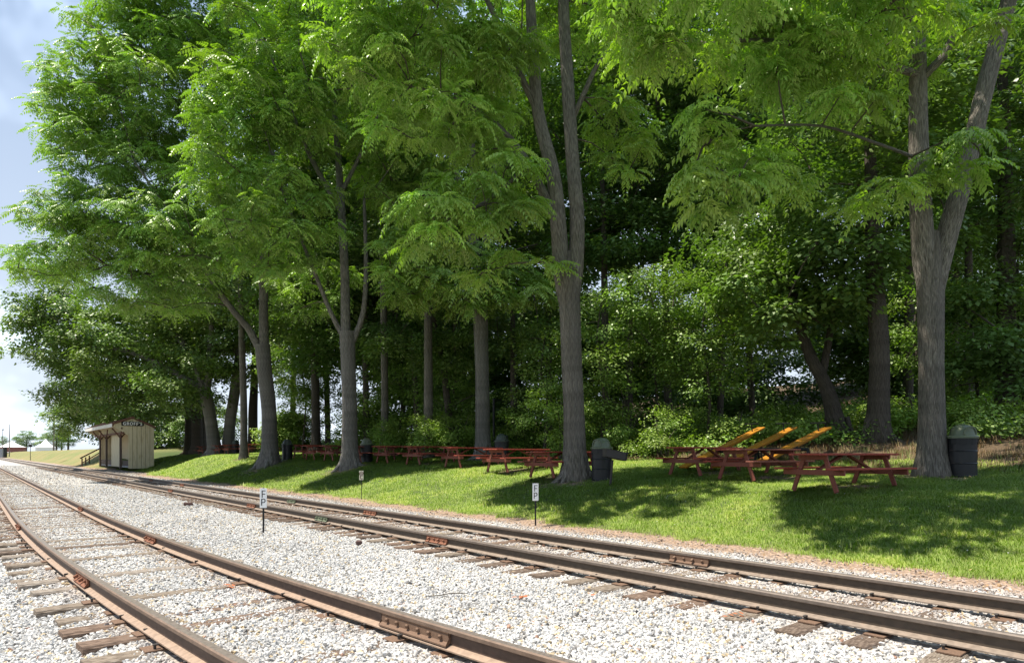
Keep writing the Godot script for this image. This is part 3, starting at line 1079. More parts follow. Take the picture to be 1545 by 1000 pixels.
	tree("walnut_tree", "grey walnut tree standing among the red tables behind the small square sign", g, [
		[[527, 699, 30, 0.36], [527, 620, 30, 0.33], [525, 540, 30, 0.32], [524, 500, 30, 0.35]],
		[[521, 515, 30, 0.23], [520, 420, 29.9, 0.2], [515, 320, 29.7, 0.17], [508, 210, 29.4, 0.14], [495, 60, 29, 0.09], [470, -120, 28, 0.04]],
		[[532, 515, 30, 0.14], [548, 470, 30, 0.12], [552, 400, 30, 0.1], [549, 300, 30, 0.06]],
		[[516, 505, 30, 0.12], [498, 470, 29.7, 0.1], [470, 400, 29, 0.08], [430, 300, 28, 0.05], [400, 200, 27, 0.02]],
		[[515, 320, 29.7, 0.13], [470, 240, 28.8, 0.1], [440, 170, 28, 0.08], [400, 60, 27.2, 0.04]],
		[[510, 300, 29.6, 0.1], [545, 230, 29, 0.08], [580, 150, 28.6, 0.04]]],
		[[440, 110, 27.5, 3.6, 3.4, 2.8, 76, 0.04], [420, 330, 27.5, 2.6, 2.4, 2.2, 40, 0.04], [570, 220, 31.0, 1.7, 3.0, 1.6, 28], [350, 220, 27, 2.0, 2.8, 2.0, 32], [480, 430, 31.2, 2.2, 1.2, 1.2, 18], [480, -140, 28, 6, 3.5, 4.5, 50]], mid)
	tree("walnut_tree", "stout walnut tree leaning out over the tracks from the far tables", g, [
		[[406, 690, 37, 0.46], [405, 620, 37, 0.4], [399, 560, 37, 0.39], [396, 520, 37, 0.4]],
		[[398, 530, 37, 0.28], [397, 450, 36.8, 0.24], [400, 360, 36.5, 0.2], [410, 220, 36, 0.14], [410, 60, 36, 0.08]],
		[[392, 530, 37, 0.22], [374, 495, 36.6, 0.19], [352, 470, 36, 0.16], [310, 410, 35, 0.12], [260, 330, 34, 0.09], [200, 240, 33, 0.04]],
		[[360, 480, 36.2, 0.12], [320, 440, 35.6, 0.1], [250, 420, 35, 0.07], [160, 400, 34.4, 0.03]],
		[[397, 440, 36.8, 0.14], [360, 330, 36, 0.12], [320, 220, 35, 0.09], [280, 90, 34, 0.05]]],
		[[250, 130, 35, 5.0, 4.4, 4.2, 110, 0.0], [140, 160, 36, 2.6, 3.2, 3.0, 60, -0.05], [210, 40, 35.5, 3.2, 2.6, 3, 44], [180, 240, 35, 3.6, 2.2, 3, 50], [300, 330, 33.5, 4.0, 3.0, 3.0, 60, 0.02], [190, 340, 34, 3.6, 2.7, 3.0, 54], [110, 350, 35, 2.6, 1.9, 2.6, 34], [80, 400, 36, 2.4, 1.1, 2.2, 20], [230, 430, 35, 3.4, 1.5, 2.6, 32], [330, 20, 35, 4.5, 4.0, 4.0, 60], [300, -150, 35, 7.0, 4.0, 5.0, 80]], mid)
	var tall := {"bark": M.bark_pale, "leaf": M.maple, "meshes": maple, "sprays": 13, "spread": 1.2, "size": 1.4, "tone": Color(0.95, 1.1, 0.9), "sides": 12}
	tree("slender_tree", "slim straight grey trunk just right of the square-signed walnut", "slim trunks behind the tables", [[[646, 690, 33, 0.24], [646, 560, 33, 0.22], [645, 440, 33, 0.19], [640, 250, 33, 0.14], [640, 60, 33, 0.06]]], [[640, 330, 33, 2.0, 2.6, 2.0, 14], [640, 150, 33, 3.4, 4.0, 3.0, 44, 0.05]], tall)
	tree("slender_tree", "slim dark trunk between the grey walnut and the drum behind the tables", "slim trunks behind the tables", [[[580, 690, 38, 0.22], [580, 560, 38, 0.2], [577, 400, 38, 0.18], [572, 250, 38, 0.13], [570, 60, 38, 0.06]]], [[575, 260, 38, 2.2, 3, 2.2, 18, 0.05], [575, 90, 38, 4, 4, 4, 44, 0.05]], tall)
	tree("slender_tree", "slim straight trunk beside the stout leaning walnut and far tables", "slim trunks behind the tables", [[[367, 690, 43, 0.23], [367, 600, 43, 0.21], [364, 500, 43, 0.19], [360, 380, 43, 0.12], [352, 250, 43, 0.06]]], [[350, 440, 42, 3, 2, 2.6, 26], [345, 300, 42, 4, 3.5, 3.5, 40]], tall)
	# trees round the shelter at the far end
	var end := {"bark": M.bark, "leaf": M.maple, "meshes": maple, "sprays": 15, "spread": 1.25, "size": 1.9, "tone": Color(1.1, 1.12, 1.0)}
	var eg := "broad trees at the far end of the grove"
	tree("maple_tree", "broad maple spreading low boughs over the cream shelter's roof", eg, [
		[[324, 688, 56, 0.55], [318, 640, 56, 0.5], [310, 590, 56, 0.48]],
		[[312, 600, 56, 0.35], [290, 540, 56, 0.3], [240, 470, 56, 0.22], [190, 400, 56, 0.1]], [[310, 592, 56, 0.3], [260, 560, 57, 0.24], [190, 530, 58, 0.15], [120, 520, 59, 0.06]], [[312, 590, 56, 0.3], [318, 500, 55, 0.2], [320, 400, 54, 0.1]], [[250, 480, 56, 0.2], [235, 420, 55, 0.14], [215, 330, 54, 0.07]]],
		[[200, 520, 58, 5.5, 4.0, 4.5, 80, 0.02], [130, 500, 60, 4.6, 4.2, 4.0, 70, 0.0], [75, 500, 61, 2.6, 3.6, 3.0, 36], [110, 580, 61, 3.0, 2.0, 3.0, 30], [290, 560, 55, 4.0, 3.0, 3.0, 50], [220, 600, 60, 4.6, 2.0, 3.0, 40], [300, 450, 55, 4.5, 3.5, 4.0, 50], [60, 440, 60, 2.2, 2.6, 2.6, 26]], end)
	tree("maple_tree", "dark leaning maple forking beside the far drum lid", eg, [
		[[343, 690, 57, 0.5], [346, 640, 57, 0.46], [354, 590, 57, 0.42], [362, 520, 57, 0.3], [370, 420, 57, 0.12]]],
		[[370, 520, 56, 3.6, 3.0, 3.2, 40], [380, 400, 56, 4.5, 4.5, 4.0, 56]], end)
	tree("maple_tree", "low maple behind the shelter whose leaves hang down beside its roof", eg, [
		[[262, 690, 82, 0.5], [255, 640, 82, 0.45], [240, 590, 82, 0.3], [220, 520, 82, 0.12]]],
		[[150, 610, 80, 5.0, 2.6, 4.5, 54], [120, 625, 79, 3.0, 2.4, 3.0, 26], [240, 640, 78, 6.0, 3.0, 4.0, 56], [170, 560, 82, 7.0, 4.5, 5.0, 70], [310, 640, 76, 4.5, 2.6, 3.5, 36], [200, 650, 84, 4.5, 2.2, 3.0, 36]], end)
	var k := 0
	for q in [[296, 688, 62, 0.5, 288, 560], [284, 686, 66, 0.42, 280, 580], [381, 688, 60, 0.45, 384, 540], [305, 687, 70, 0.36, 300, 590], [476, 690, 46, 0.33, 473, 430]]:
		tree("grove_tree", ["dark trunk left of the forked maple in the shade of the grove", "shaded trunk nearest the cream shelter's back corner", "pale-patched trunk between the slim trunk and the stout walnut", "thin shaded trunk behind the farthest red table", "shaded trunk in the gap between stout and grey walnuts"][k], "shaded trunks in the grove",
			[[[q[0], q[1], q[2], q[3]], [q[0], q[1] - 60, q[2], q[3] * 0.9], [q[4], q[5], q[2], q[3] * 0.6], [q[4] - 6, q[5] - 160, q[2], 0.1]]], [[q[4], q[5] - 60, q[2], 4.0, 3.5, 3.5, 34], [q[4], q[5] - 170, q[2], 5, 4, 4, 44]], far)
		k += 1

# ---------------------------------------------------------------- the wood behind
func woods() -> void:
	var looks := [
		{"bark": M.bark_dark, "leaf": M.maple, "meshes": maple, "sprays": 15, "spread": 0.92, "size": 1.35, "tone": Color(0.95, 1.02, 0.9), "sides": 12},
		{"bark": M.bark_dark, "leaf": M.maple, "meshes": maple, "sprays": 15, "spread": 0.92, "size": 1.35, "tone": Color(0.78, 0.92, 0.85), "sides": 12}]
	var g := "woodland trees behind the picnic tables"
	tree("woodland_tree", "dark upright trunk behind the red tables left of the right walnut", g, [
		[[1324, 668, 22, 0.36], [1327, 600, 22, 0.33], [1327, 520, 22, 0.31], [1320, 420, 22, 0.27], [1316, 300, 22, 0.22], [1310, 150, 22, 0.12]]],
		[[1290, 330, 21.5, 2.6, 1.6, 1.8, 26, 0.04], [1300, 160, 22, 4, 2.6, 3, 44, 0.06], [1240, 430, 22, 1.8, 1.0, 1.4, 10, 0.05]], looks[0])
	tree("woodland_tree", "dark curving trunk leaning left behind the yellow seesaws", g, [
		[[1266, 657, 24, 0.34], [1258, 620, 24, 0.28], [1246, 580, 24, 0.24], [1224, 540, 24, 0.21], [1205, 480, 24, 0.17], [1190, 400, 24, 0.1]],
		[[1240, 570, 24, 0.15], [1250, 520, 24, 0.13], [1262, 440, 24, 0.06]]],
		[[1190, 450, 23.5, 2.6, 1.4, 1.8, 30, 0.03], [1180, 380, 24, 2.6, 1.6, 2, 26, 0.05], [1270, 470, 24, 1.4, 0.9, 1.2, 9]], looks[0])
	tree("woodland_tree", "dark trunk at the right edge hung with creeper", g, [
		[[1519, 662, 24, 0.34], [1519, 540, 24, 0.31], [1519, 380, 24, 0.27], [1516, 200, 24, 0.2], [1510, 40, 24, 0.1]]],
		[[1500, 470, 23.4, 1.6, 2.2, 1.4, 20], [1530, 560, 23, 1.0, 1.2, 0.9, 10], [1500, 280, 23.5, 2.4, 2.4, 2, 24, 0.06], [1520, 100, 24, 3.5, 2.5, 3, 36, 0.05]], looks[1])
	# trunks surveyed behind the tables: base x, top x, top y, depth, radius
	var rows := [[686, 655, 470, 36, 0.2, "dark trunk leaning left behind the slim grey trunk"], [632, 618, 440, 40, 0.17, "thin leaning trunk seen between two slim trunks"], [607, 609, 470, 44, 0.16, "thin dark trunk far behind the table row"], [553, 548, 330, 42, 0.2, "tall dark trunk right behind the grey walnut"],
		[776, 772, 430, 34, 0.17, "thin dark trunk right of the black net post"], [915, 910, 300, 32, 0.2, "shaded trunk rising behind the domed green drum"], [948, 952, 280, 36, 0.22, "tall dim trunk in the wood right of the domed drum"], [1010, 1000, 300, 33, 0.2, "dim trunk behind the first red table on the right"],
		[1085, 1095, 330, 38, 0.2, "dim trunk in the wood above the seesaws' pivot"], [1140, 1120, 380, 31, 0.16, "crooked thin trunk behind the middle yellow seesaw"], [1370, 1375, 260, 30, 0.22, "shaded trunk seen just left of the two-stemmed walnut"], [1465, 1460, 250, 32, 0.2, "shaded trunk behind the green-lidded drum"],
		[1440, 1446, 330, 38, 0.18, "dim trunk deep behind the two-stemmed walnut"], [830, 826, 380, 40, 0.2, "dim trunk deep in the wood left of the thick walnut"], [495, 488, 380, 52, 0.22, "dim trunk deep behind the grey walnut"], [440, 446, 420, 56, 0.22, "dim trunk in the shade between two stout walnuts"]]
	var i := 0
	for q in rows:
		var d: float = q[3]
		var lk: Dictionary = looks[i % 2]
		var top: float = q[2]
		tree("woodland_tree", q[5], g, [[[q[0], 684, d, q[4]], [lerpf(q[0], q[1], 0.35), lerpf(684, top, 0.35), d, q[4] * 0.95], [lerpf(q[0], q[1], 0.6), lerpf(684, top, 0.66), d, q[4] * 0.8], [q[1], top, d, q[4] * 0.6], [q[1] + rng.randf_range(-15, 15), top - 180, d, q[4] * 0.4], [q[1] + rng.randf_range(-30, 30), top - 360, d, 0.04]]],
			[[q[1] + rng.randf_range(-25, 25), top + 60, d - 0.5, 2.2 + d * 0.03, 1.6, 2.2, 14, 0.04], [q[1], top - 90, d, 3.4 + d * 0.04, 3.0 + d * 0.03, 3.4, 34, 0.06], [q[1] + rng.randf_range(-40, 40), top - 280, d, 4.5, 3.6, 4.0, 0 if q[0] > 540 and q[0] < 800 else 16, 0.08]], lk)
		i += 1
	# young trees filling the edge of the wood: x, crown middle y, depth, half width, half height
	var young := [[905, 520, 27, 1.5, 2.6, "young leafy tree close behind the domed drum"], [985, 480, 28, 2.2, 2.8, "young tree in the shade above the grill's right end"], [1065, 500, 26, 1.9, 2.2, "young tree with drooping leaves above the first right-hand table"], [1130, 430, 28, 2.4, 2.6, "young tree leaning over the yellow seesaws"],
		[1385, 500, 26, 1.4, 2.4, "young tree filling the gap left of the two-stemmed walnut"], [1470, 500, 25, 1.9, 2.4, "young tree behind the green-lidded drum"], [1540, 420, 24, 1.5, 2.4, "young tree at the right edge"], [820, 560, 30, 1.5, 2.2, "pale-leaved young tree spilling light leaves left of the thick walnut"],
		[680, 560, 37, 2.2, 2.6, "young tree glimpsed behind the row of slim trunks"], [600, 560, 42, 2.4, 2.6, "young tree glimpsed right of the grey walnut"], [455, 540, 50, 3.0, 3.4, "young tree in the light beyond the stout walnut"]]
	for q in young:
		var d: float = q[2]
		tree("young_tree", q[5], "young trees at the edge of the wood", [[[q[0], 684, d, 0.07], [q[0] + 6, 600, d, 0.06], [q[0] - 4, q[1], d, 0.045], [q[0] + 4, q[1] - q[4] * 800 / d, d, 0.012]]],
			[[q[0], q[1], d, q[3], q[4], q[3], int(12 * q[3] * q[4]), 0.04, 0.55], [q[0] + 30, q[1] + 50, d - 0.6, q[3] * 0.7, q[4] * 0.6, q[3] * 0.6, int(4 * q[3] * q[4]), 0.02, 0.6]],
			{"bark": M.bark_dark, "leaf": M.maple, "meshes": shrub, "sprays": 10, "spread": 0.6, "size": 1.25 + 0.012 * (d - 24.0), "tone": Color(1.3, 1.35, 1.0), "sides": 8})
	# deeper still, one mass of leaves over rising ground
	var cr := Crown.new()
	cr.root = self
	for k in 96:
		var d := rng.randf_range(40.0, 70.0)
		var px := lerpf(430.0, 1640.0, (k + rng.randf()) / 96.0)
		var low := rng.randf() < 0.6
		grow(cr, at(px, rng.randf_range(470, 640) if low else rng.randf_range(-40, 460), d), Vector3(4.5, 3.2, 3.5) if low else Vector3(5.5, 5.0, 4.0), 30, 14, 1.2, 1.9, Color(0.85, 0.95, 0.85), 0.0, false)
	for w in 2:
		var o := scatter("distant_wood", maple[w], M.maple, cr.where[w], cr.tints[w], self)
		tag(o, "far green wood closing the view behind all the trunks", "wood", "", "stuff")

func undergrowth() -> void:
	# shrubs one can tell apart along the edge of the wood: x, top y, depth, width
	var rows := [[850, 560, 27, 1.7, "bright leafy shrub spilling out left of the thick walnut"], [1040, 600, 27, 1.5, "yellow-green shrub behind the left red table"], [1000, 620, 25, 1.2, "low shrub right of the grill in the shade"], [1110, 610, 26, 1.5, "shrub behind the pivot of the yellow seesaws"],
		[1180, 600, 28, 1.6, "pale green shrub above the seesaw plank tips"], [1380, 590, 25, 1.3, "sunlit shrub just left of the two-stemmed walnut"], [1300, 600, 27, 1.4, "sunlit shrub between two dark trunks"], [1500, 590, 22, 1.2, "dark shrub behind the green-lidded drum"],
		[690, 610, 33, 1.8, "grey-green shrub behind the table row"], [620, 620, 36, 2.0, "sunlit shrub between the slim trunks"], [790, 590, 33, 1.6, "tall shrub beside the black net post"], [560, 600, 42, 2.2, "bright shrub seen beyond the grey walnut"], [440, 600, 52, 2.6, "bright shrub between the stout and grey walnuts"], [940, 590, 27, 1.4, "dark shrub right behind the domed drum"]]
	for q in rows:
		var base := on_ground(q[0], q[2])
		var root := thing("shrub", q[4], "shrub", base, 0.0, "shrubs along the edge of the wood")
		var top := at(q[0], q[1], q[2])
		var h := top.y - base.y
		var stems := MB.new()
		var cr := Crown.new()
		cr.root = root
		for k in 5:
			var tip := Vector3(rng.randf_range(-0.6, 0.6) * q[3], h * rng.randf_range(0.6, 0.9), rng.randf_range(-0.5, 0.5) * q[3])
			var cv := curve([Vector3(rng.randf_range(-0.2, 0.2), -0.1, rng.randf_range(-0.2, 0.2)), tip * 0.5 + Vector3(0, 0.2, 0), tip], [0.035, 0.025, 0.008], 0.4)
			stems.tube(cv[0], cv[1], 6)
		part("stems", stems.mesh(), M.twig, root)
		var far: float = clampf(q[2] / 26.0, 1.0, 1.8)
		for k in 6:
			var hk := h * rng.randf_range(0.45, 1.0)
			var at_ := base + Vector3(rng.randf_range(-0.8, 0.8) * q[3], hk * 0.6, rng.randf_range(-0.6, 0.6) * q[3])
			grow(cr, at_, Vector3(q[3] * rng.randf_range(0.35, 0.6), hk * 0.45, q[3] * 0.5), int(8 * q[3] * h * 0.35) + 2, 10, 0.45, 0.9 * far, Color(1.0, 1.0, 0.95), 0.06, false, 0.6)
		crown_done(cr, shrub, M.shrub)
	# nameless low growth on the woodland floor
	var cr2 := Crown.new()
	cr2.root = self
	for k in 420:
		var s := rng.randf_range(-6.0, 64.0)
		var t := 21.0 + 26.0 * pow(rng.randf(), 1.4) + (2.5 if s < 14.0 else 0.0)
		var p := st(s, t, ground(s, t))
		if not in_view(p, 3.0):
			continue
		var h := rng.randf_range(0.25, 0.9) + 0.035 * (t - 20.0)
		grow(cr2, p + Vector3(0, h * 0.6, 0), Vector3(1.3, h * 0.7, 1.3), 7, 8, 0.6, 1.0 + 0.012 * -p.z, Color(0.95, 1.0, 0.9), -0.1, false)
	for w in 2:
		var o := scatter("undergrowth", shrub[w], M.shrub, cr2.where[w], cr2.tints[w], self)
		tag(o, "low leafy undergrowth covering the shaded floor of the wood", "undergrowth", "", "stuff")

# ---------------------------------------------------------------- grass
func tuft(seed_: int, blades: int, h: float, spread: float, wid: float) -> ArrayMesh:
	var r := RandomNumberGenerator.new()
	r.seed = seed_
	var b := MB.new()
	for k in blades:
		var a := r.randf_range(0, TAU)
		var p := Vector3(cos(a), 0, sin(a)) * spread * sqrt(r.randf())
		var az := r.randf_range(0, TAU)
		var lean := Vector3(cos(az), 0, sin(az)) * r.randf_range(0.15, 0.75)
		var hh := h * r.randf_range(0.6, 1.2)
		var side := Vector3(-sin(az + 0.6), 0, cos(az + 0.6)) * wid * 0.5
		var mid := p + lean * hh * 0.35 + Vector3(0, hh * 0.62, 0)
		var tip := p + lean * hh + Vector3(0, hh * 0.95, 0)
		var g := r.randf_range(0.75, 1.2)
		b.col = Color(g * r.randf_range(0.9, 1.15), g, g * 0.9)
		var nn := (Vector3.UP * 0.8 - lean * 0.3 + Vector3(side.z, 0, -side.x).normalized() * 0.5).normalized()
		var i := b.pt(p - side, nn); b.pt(p + side, nn); b.pt(mid - side * 0.8, nn); b.pt(mid + side * 0.8, nn); b.pt(tip, nn)
		for q in [[0, 2, 1], [1, 2, 3], [2, 4, 3]]:
			for e in q: b.ix.append(i + e)
	return b.mesh()

func lawn() -> void:
	var kinds := [tuft(41, 18, 0.055, 0.11, 0.0065), tuft(42, 18, 0.05, 0.13, 0.0065)]
	var where := [[], []]
	var tints := [PackedColorArray(), PackedColorArray()]
	for i in 260000:
		var d := 5.5 + 58.0 * pow(rng.randf(), 1.9)
		var p := Vector3(rng.randf_range(-0.82, 0.82) * d, 0, -d)
		var q := to_st(p)
		var et := edge_t(q.x)
		if q.y < et - 0.1 or q.y > 20.2 or q.x > 82.0:
			continue
		if rng.randf() > sm(et - 0.1, et + 0.55, q.y + 0.3 * noise.get_noise_2d(q.x * 150.0, q.y * 150.0)) * sm(20.4, 18.6, q.y + 0.6 * noise.get_noise_2d(q.x * 80.0, q.y * 80.0)):
			continue
		if rng.randf() < wear(q.x, q.y) * 0.92:
			continue
		p.y = ground(q.x, q.y) - 0.008
		var sz := rng.randf_range(0.75, 1.3) * (1.0 + 0.022 * maxf(0.0, d - 10.0))
		var n1 := noise.get_noise_2d(q.x * 45.0, q.y * 45.0) + 0.6 * noise.get_noise_2d(q.x * 170.0, q.y * 170.0)
		var g := clampf(0.95 + 0.35 * n1, 0.6, 1.35)
		var w := rng.randi() % 2
		if rng.randf() < 0.012 and q.y < et + 1.2:
			sz *= 1.9
		where[w].append(Transform3D(Basis(Vector3.UP, rng.randf_range(0, TAU)).scaled_local(Vector3(sz, sz * rng.randf_range(0.8, 1.15), sz)), p))
		tints[w].append(Color(g * (1.0 + 0.25 * maxf(0.0, n1)), g, g * 0.9))
	for w in 2:
		tag(scatter("grass", kinds[w], M.grass_blade, where[w], tints[w], self), "short mown green grass on the bank under the trees", "grass", "", "stuff")
	# dry brown grass at the foot of the wood, to the right
	var dry := tuft(43, 16, 0.26, 0.24, 0.01)
	var dw := []
	var dt := PackedColorArray()
	for i in 5200:
		var s := rng.randf_range(-8.0, 17.0)
		var t := rng.randf_range(18.6, 27.0)
		var p := st(s, t, ground(s, t) - 0.02)
		if not in_view(p, 2.0) or noise.get_noise_2d(s * 60.0, t * 60.0) < -0.12:
			continue
		var sz := rng.randf_range(0.5, 1.2)
		dw.append(Transform3D(Basis(Vector3.UP, rng.randf_range(0, TAU)).scaled_local(Vector3(sz, sz * 0.9, sz)), p))
		var g := rng.randf_range(0.7, 1.15)
		dt.append(Color(g, g, g) if rng.randf() < 0.75 else Color(0.4, 0.8, 0.35) * g)
	tag(scatter("dry_grass", dry, M.dry_blade, dw, dt, self), "dry brown grass along the foot of the wood", "dry grass", "", "stuff")
	# scattered dry leaves
	var lf := MB.new()
	leaf_simple(lf, Vector3.ZERO, Vector3.RIGHT, Vector3.BACK, 0.06, 0.035)
	var fw := []
	var ft := PackedColorArray()
	for i in 2600:
		var s := rng.randf_range(-3.0, 40.0)
		var t := rng.randf_range(9.0, 20.0)
		if rng.randf() > 0.12 + wear(s, t) + 0.5 * sm(16.0, 19.5, t) + 0.3 * sm(edge_t(s) + 0.4, edge_t(s) - 0.3, t):
			continue
		fw.append(Transform3D(Basis.from_euler(Vector3(rng.randf_range(-0.5, 0.5), rng.randf_range(0, TAU), rng.randf_range(-0.5, 0.5))), st(s, t, ground(s, t) + (0.045 if t > edge_t(s) + 0.3 else 0.015))))
		var g := rng.randf_range(0.5, 1.1)
		ft.append(Color(0.42 * g, 0.29 * g, 0.15 * g))
	tag(scatter("fallen_leaves", lf.mesh(), mat(Color.WHITE, 0.85, null, Vector3.ONE, "", true), fw, ft, self), "dry fallen leaves scattered on the lawn and bare ground", "fallen leaves", "", "stuff")
	# white clover heads
	var cl := SphereMesh.new()
	cl.radius = 0.008
	cl.height = 0.014
	cl.radial_segments = 6
	cl.rings = 3
	var cw := []
	var ct := PackedColorArray()
	for i in 350:
		var s := rng.randf_range(-3.0, 34.0)
		var t := rng.randf_range(10.3, 14.5)
		if noise.get_noise_2d(s * 35.0, t * 35.0 + 90.0) < 0.05:
			continue
		cw.append(Transform3D(Basis(), st(s, t, ground(s, t) + rng.randf_range(0.06, 0.085))))
		ct.append(Color(0.7, 0.7, 0.62))
	tag(scatter("clover_flowers", cl, mat(Color.WHITE, 0.9, null, Vector3.ONE, "", true), cw, ct, self), "tiny white clover heads dotted through the sunny grass", "clover", "", "stuff")

# twigs, dead leaves and scraps on the stones
func litter() -> void:
	for q in [[345, 887, 7.6, "small heap of dead brown leaves between the near rails"], [785, 898, 7.0, "dead brown leaves on the gravel below the right post"], [1112, 912, 6.3, "curled brown leaf clump against the dark near rail"], [893, 893, 7.1, "single reddish dead leaf on the middle gravel"]]:
		var p := at(q[0], q[1], q[2])
		var g := to_st(p)
		p.y = ground(g.x, g.y) + 0.025
		var b := MB.new()
		for k in 7 if q[0] != 893 else 2:
			var a := rng.randf_range(0, TAU)
			var o := Vector3(rng.randf_range(-0.08, 0.08), rng.randf_range(0.0, 0.03), rng.randf_range(-0.05, 0.05))
			var dir := Vector3(cos(a), rng.randf_range(-0.1, 0.5), sin(a)).normalized()
			leaf_simple(b, o, dir, dir.cross(Vector3(0.2, 1, 0.1)).normalized(), 0.07, 0.045)
		var o2 := part("dead_leaves", b.mesh(), M.dead_leaf, self)
		o2.position = p
		tag(o2, q[3], "dead leaves")
	var tw := MB.new()
	var a0 := at(645, 888, 7.1)
	var gq := to_st(a0)
	a0.y = ground(gq.x, gq.y) + 0.035
	var cv := curve([Vector3(0, 0, 0), Vector3(0.12, 0.0, -0.02), Vector3(0.24, 0.015, -0.06), Vector3(0.42, 0.01, -0.07)], [0.005, 0.006, 0.006, 0.004], 0.05)
	tw.tube(cv[0], cv[1], 6)
	var o3 := part("fallen_twig", tw.mesh(), M.twig, self)
	o3.position = a0
	tag(o3, "thin crooked dead twig lying on the pale gravel", "twig")
	for q in [[283, 759, 0.24, 0.11, 0.1, "dark rusty iron block lying on gravel left of the left post"], [541, 819, 0.1, 0.08, 0.07, "little dark iron lump on the gravel beside the tie ends"]]:
		var p := at(q[0], q[1] + 4, 10)
		var dirn := p - EYE
		var k: float = (EYE.y + 0.03) / -dirn.y
		p = EYE + dirn * k
		var b := MB.new()
		b.box(Transform3D(), Vector3(q[2], q[3], q[4]), 0.02)
		b.box(Transform3D(Basis(), Vector3(q[2] * 0.52, 0, 0)), Vector3(q[2] * 0.14, q[3] * 0.55, q[4] * 0.55), 0.008)
		var o := part("iron_block", b.mesh(), M.brick_dark, self)
		o.position = p + Vector3(0, 0.05, 0)
		o.rotation.y = 0.1
		tag(o, q[5], "iron block")

# ---------------------------------------------------------------- built things
# a flat outline (x, y) given thickness from z0 to z1
func prism(poly: PackedVector2Array, z0: float, z1: float) -> ArrayMesh:
	var b := MB.new()
	var p := poly.duplicate()
	if Geometry2D.is_polygon_clockwise(p):
		p.reverse()
	var tri := Geometry2D.triangulate_polygon(p)
	for k in range(0, tri.size(), 3):
		var a := p[tri[k]]
		var d := p[tri[k + 1]]
		var e := p[tri[k + 2]]
		if (d - a).cross(e - a) < 0:
			var sw := d
			d = e
			e = sw
		b.face(Vector3(a.x, a.y, z1), Vector3(d.x, d.y, z1), Vector3(e.x, e.y, z1))
		b.face(Vector3(a.x, a.y, z0), Vector3(e.x, e.y, z0), Vector3(d.x, d.y, z0))
	for k in p.size():
		var a := p[k]
		var d := p[(k + 1) % p.size()]
		b.quad(Vector3(a.x, a.y, z0), Vector3(d.x, d.y, z0), Vector3(d.x, d.y, z1), Vector3(a.x, a.y, z1))
	return b.mesh()

func boxm(size: Vector3, at_: Vector3, bev := 0.0) -> ArrayMesh:
	var b := MB.new()
	b.box(Transform3D(Basis(), at_), size, bev)
	return b.mesh()

func barm(a: Vector3, c: Vector3, w: float, h: float, bev := 0.0, up := Vector3.UP) -> ArrayMesh:
	var b := MB.new()
	b.bar(a, c, w, h, bev, up)
	return b.mesh()

func tubem(pts: Array, r: Array, sides := 10) -> ArrayMesh:
	var b := MB.new()
	b.tube(PackedVector3Array(pts), PackedFloat32Array(r), sides)
	return b.mesh()

func text(words: String, height: float, bold: bool) -> TextMesh:
	var f := SystemFont.new()
	f.font_names = PackedStringArray(["Droid Sans"])
	f.font_weight = 700 if bold else 400
	var t := TextMesh.new()
	t.text = words
	t.font = f
	t.font_size = 64
	t.pixel_size = height / 46.0
	t.depth = 0.008
	return t

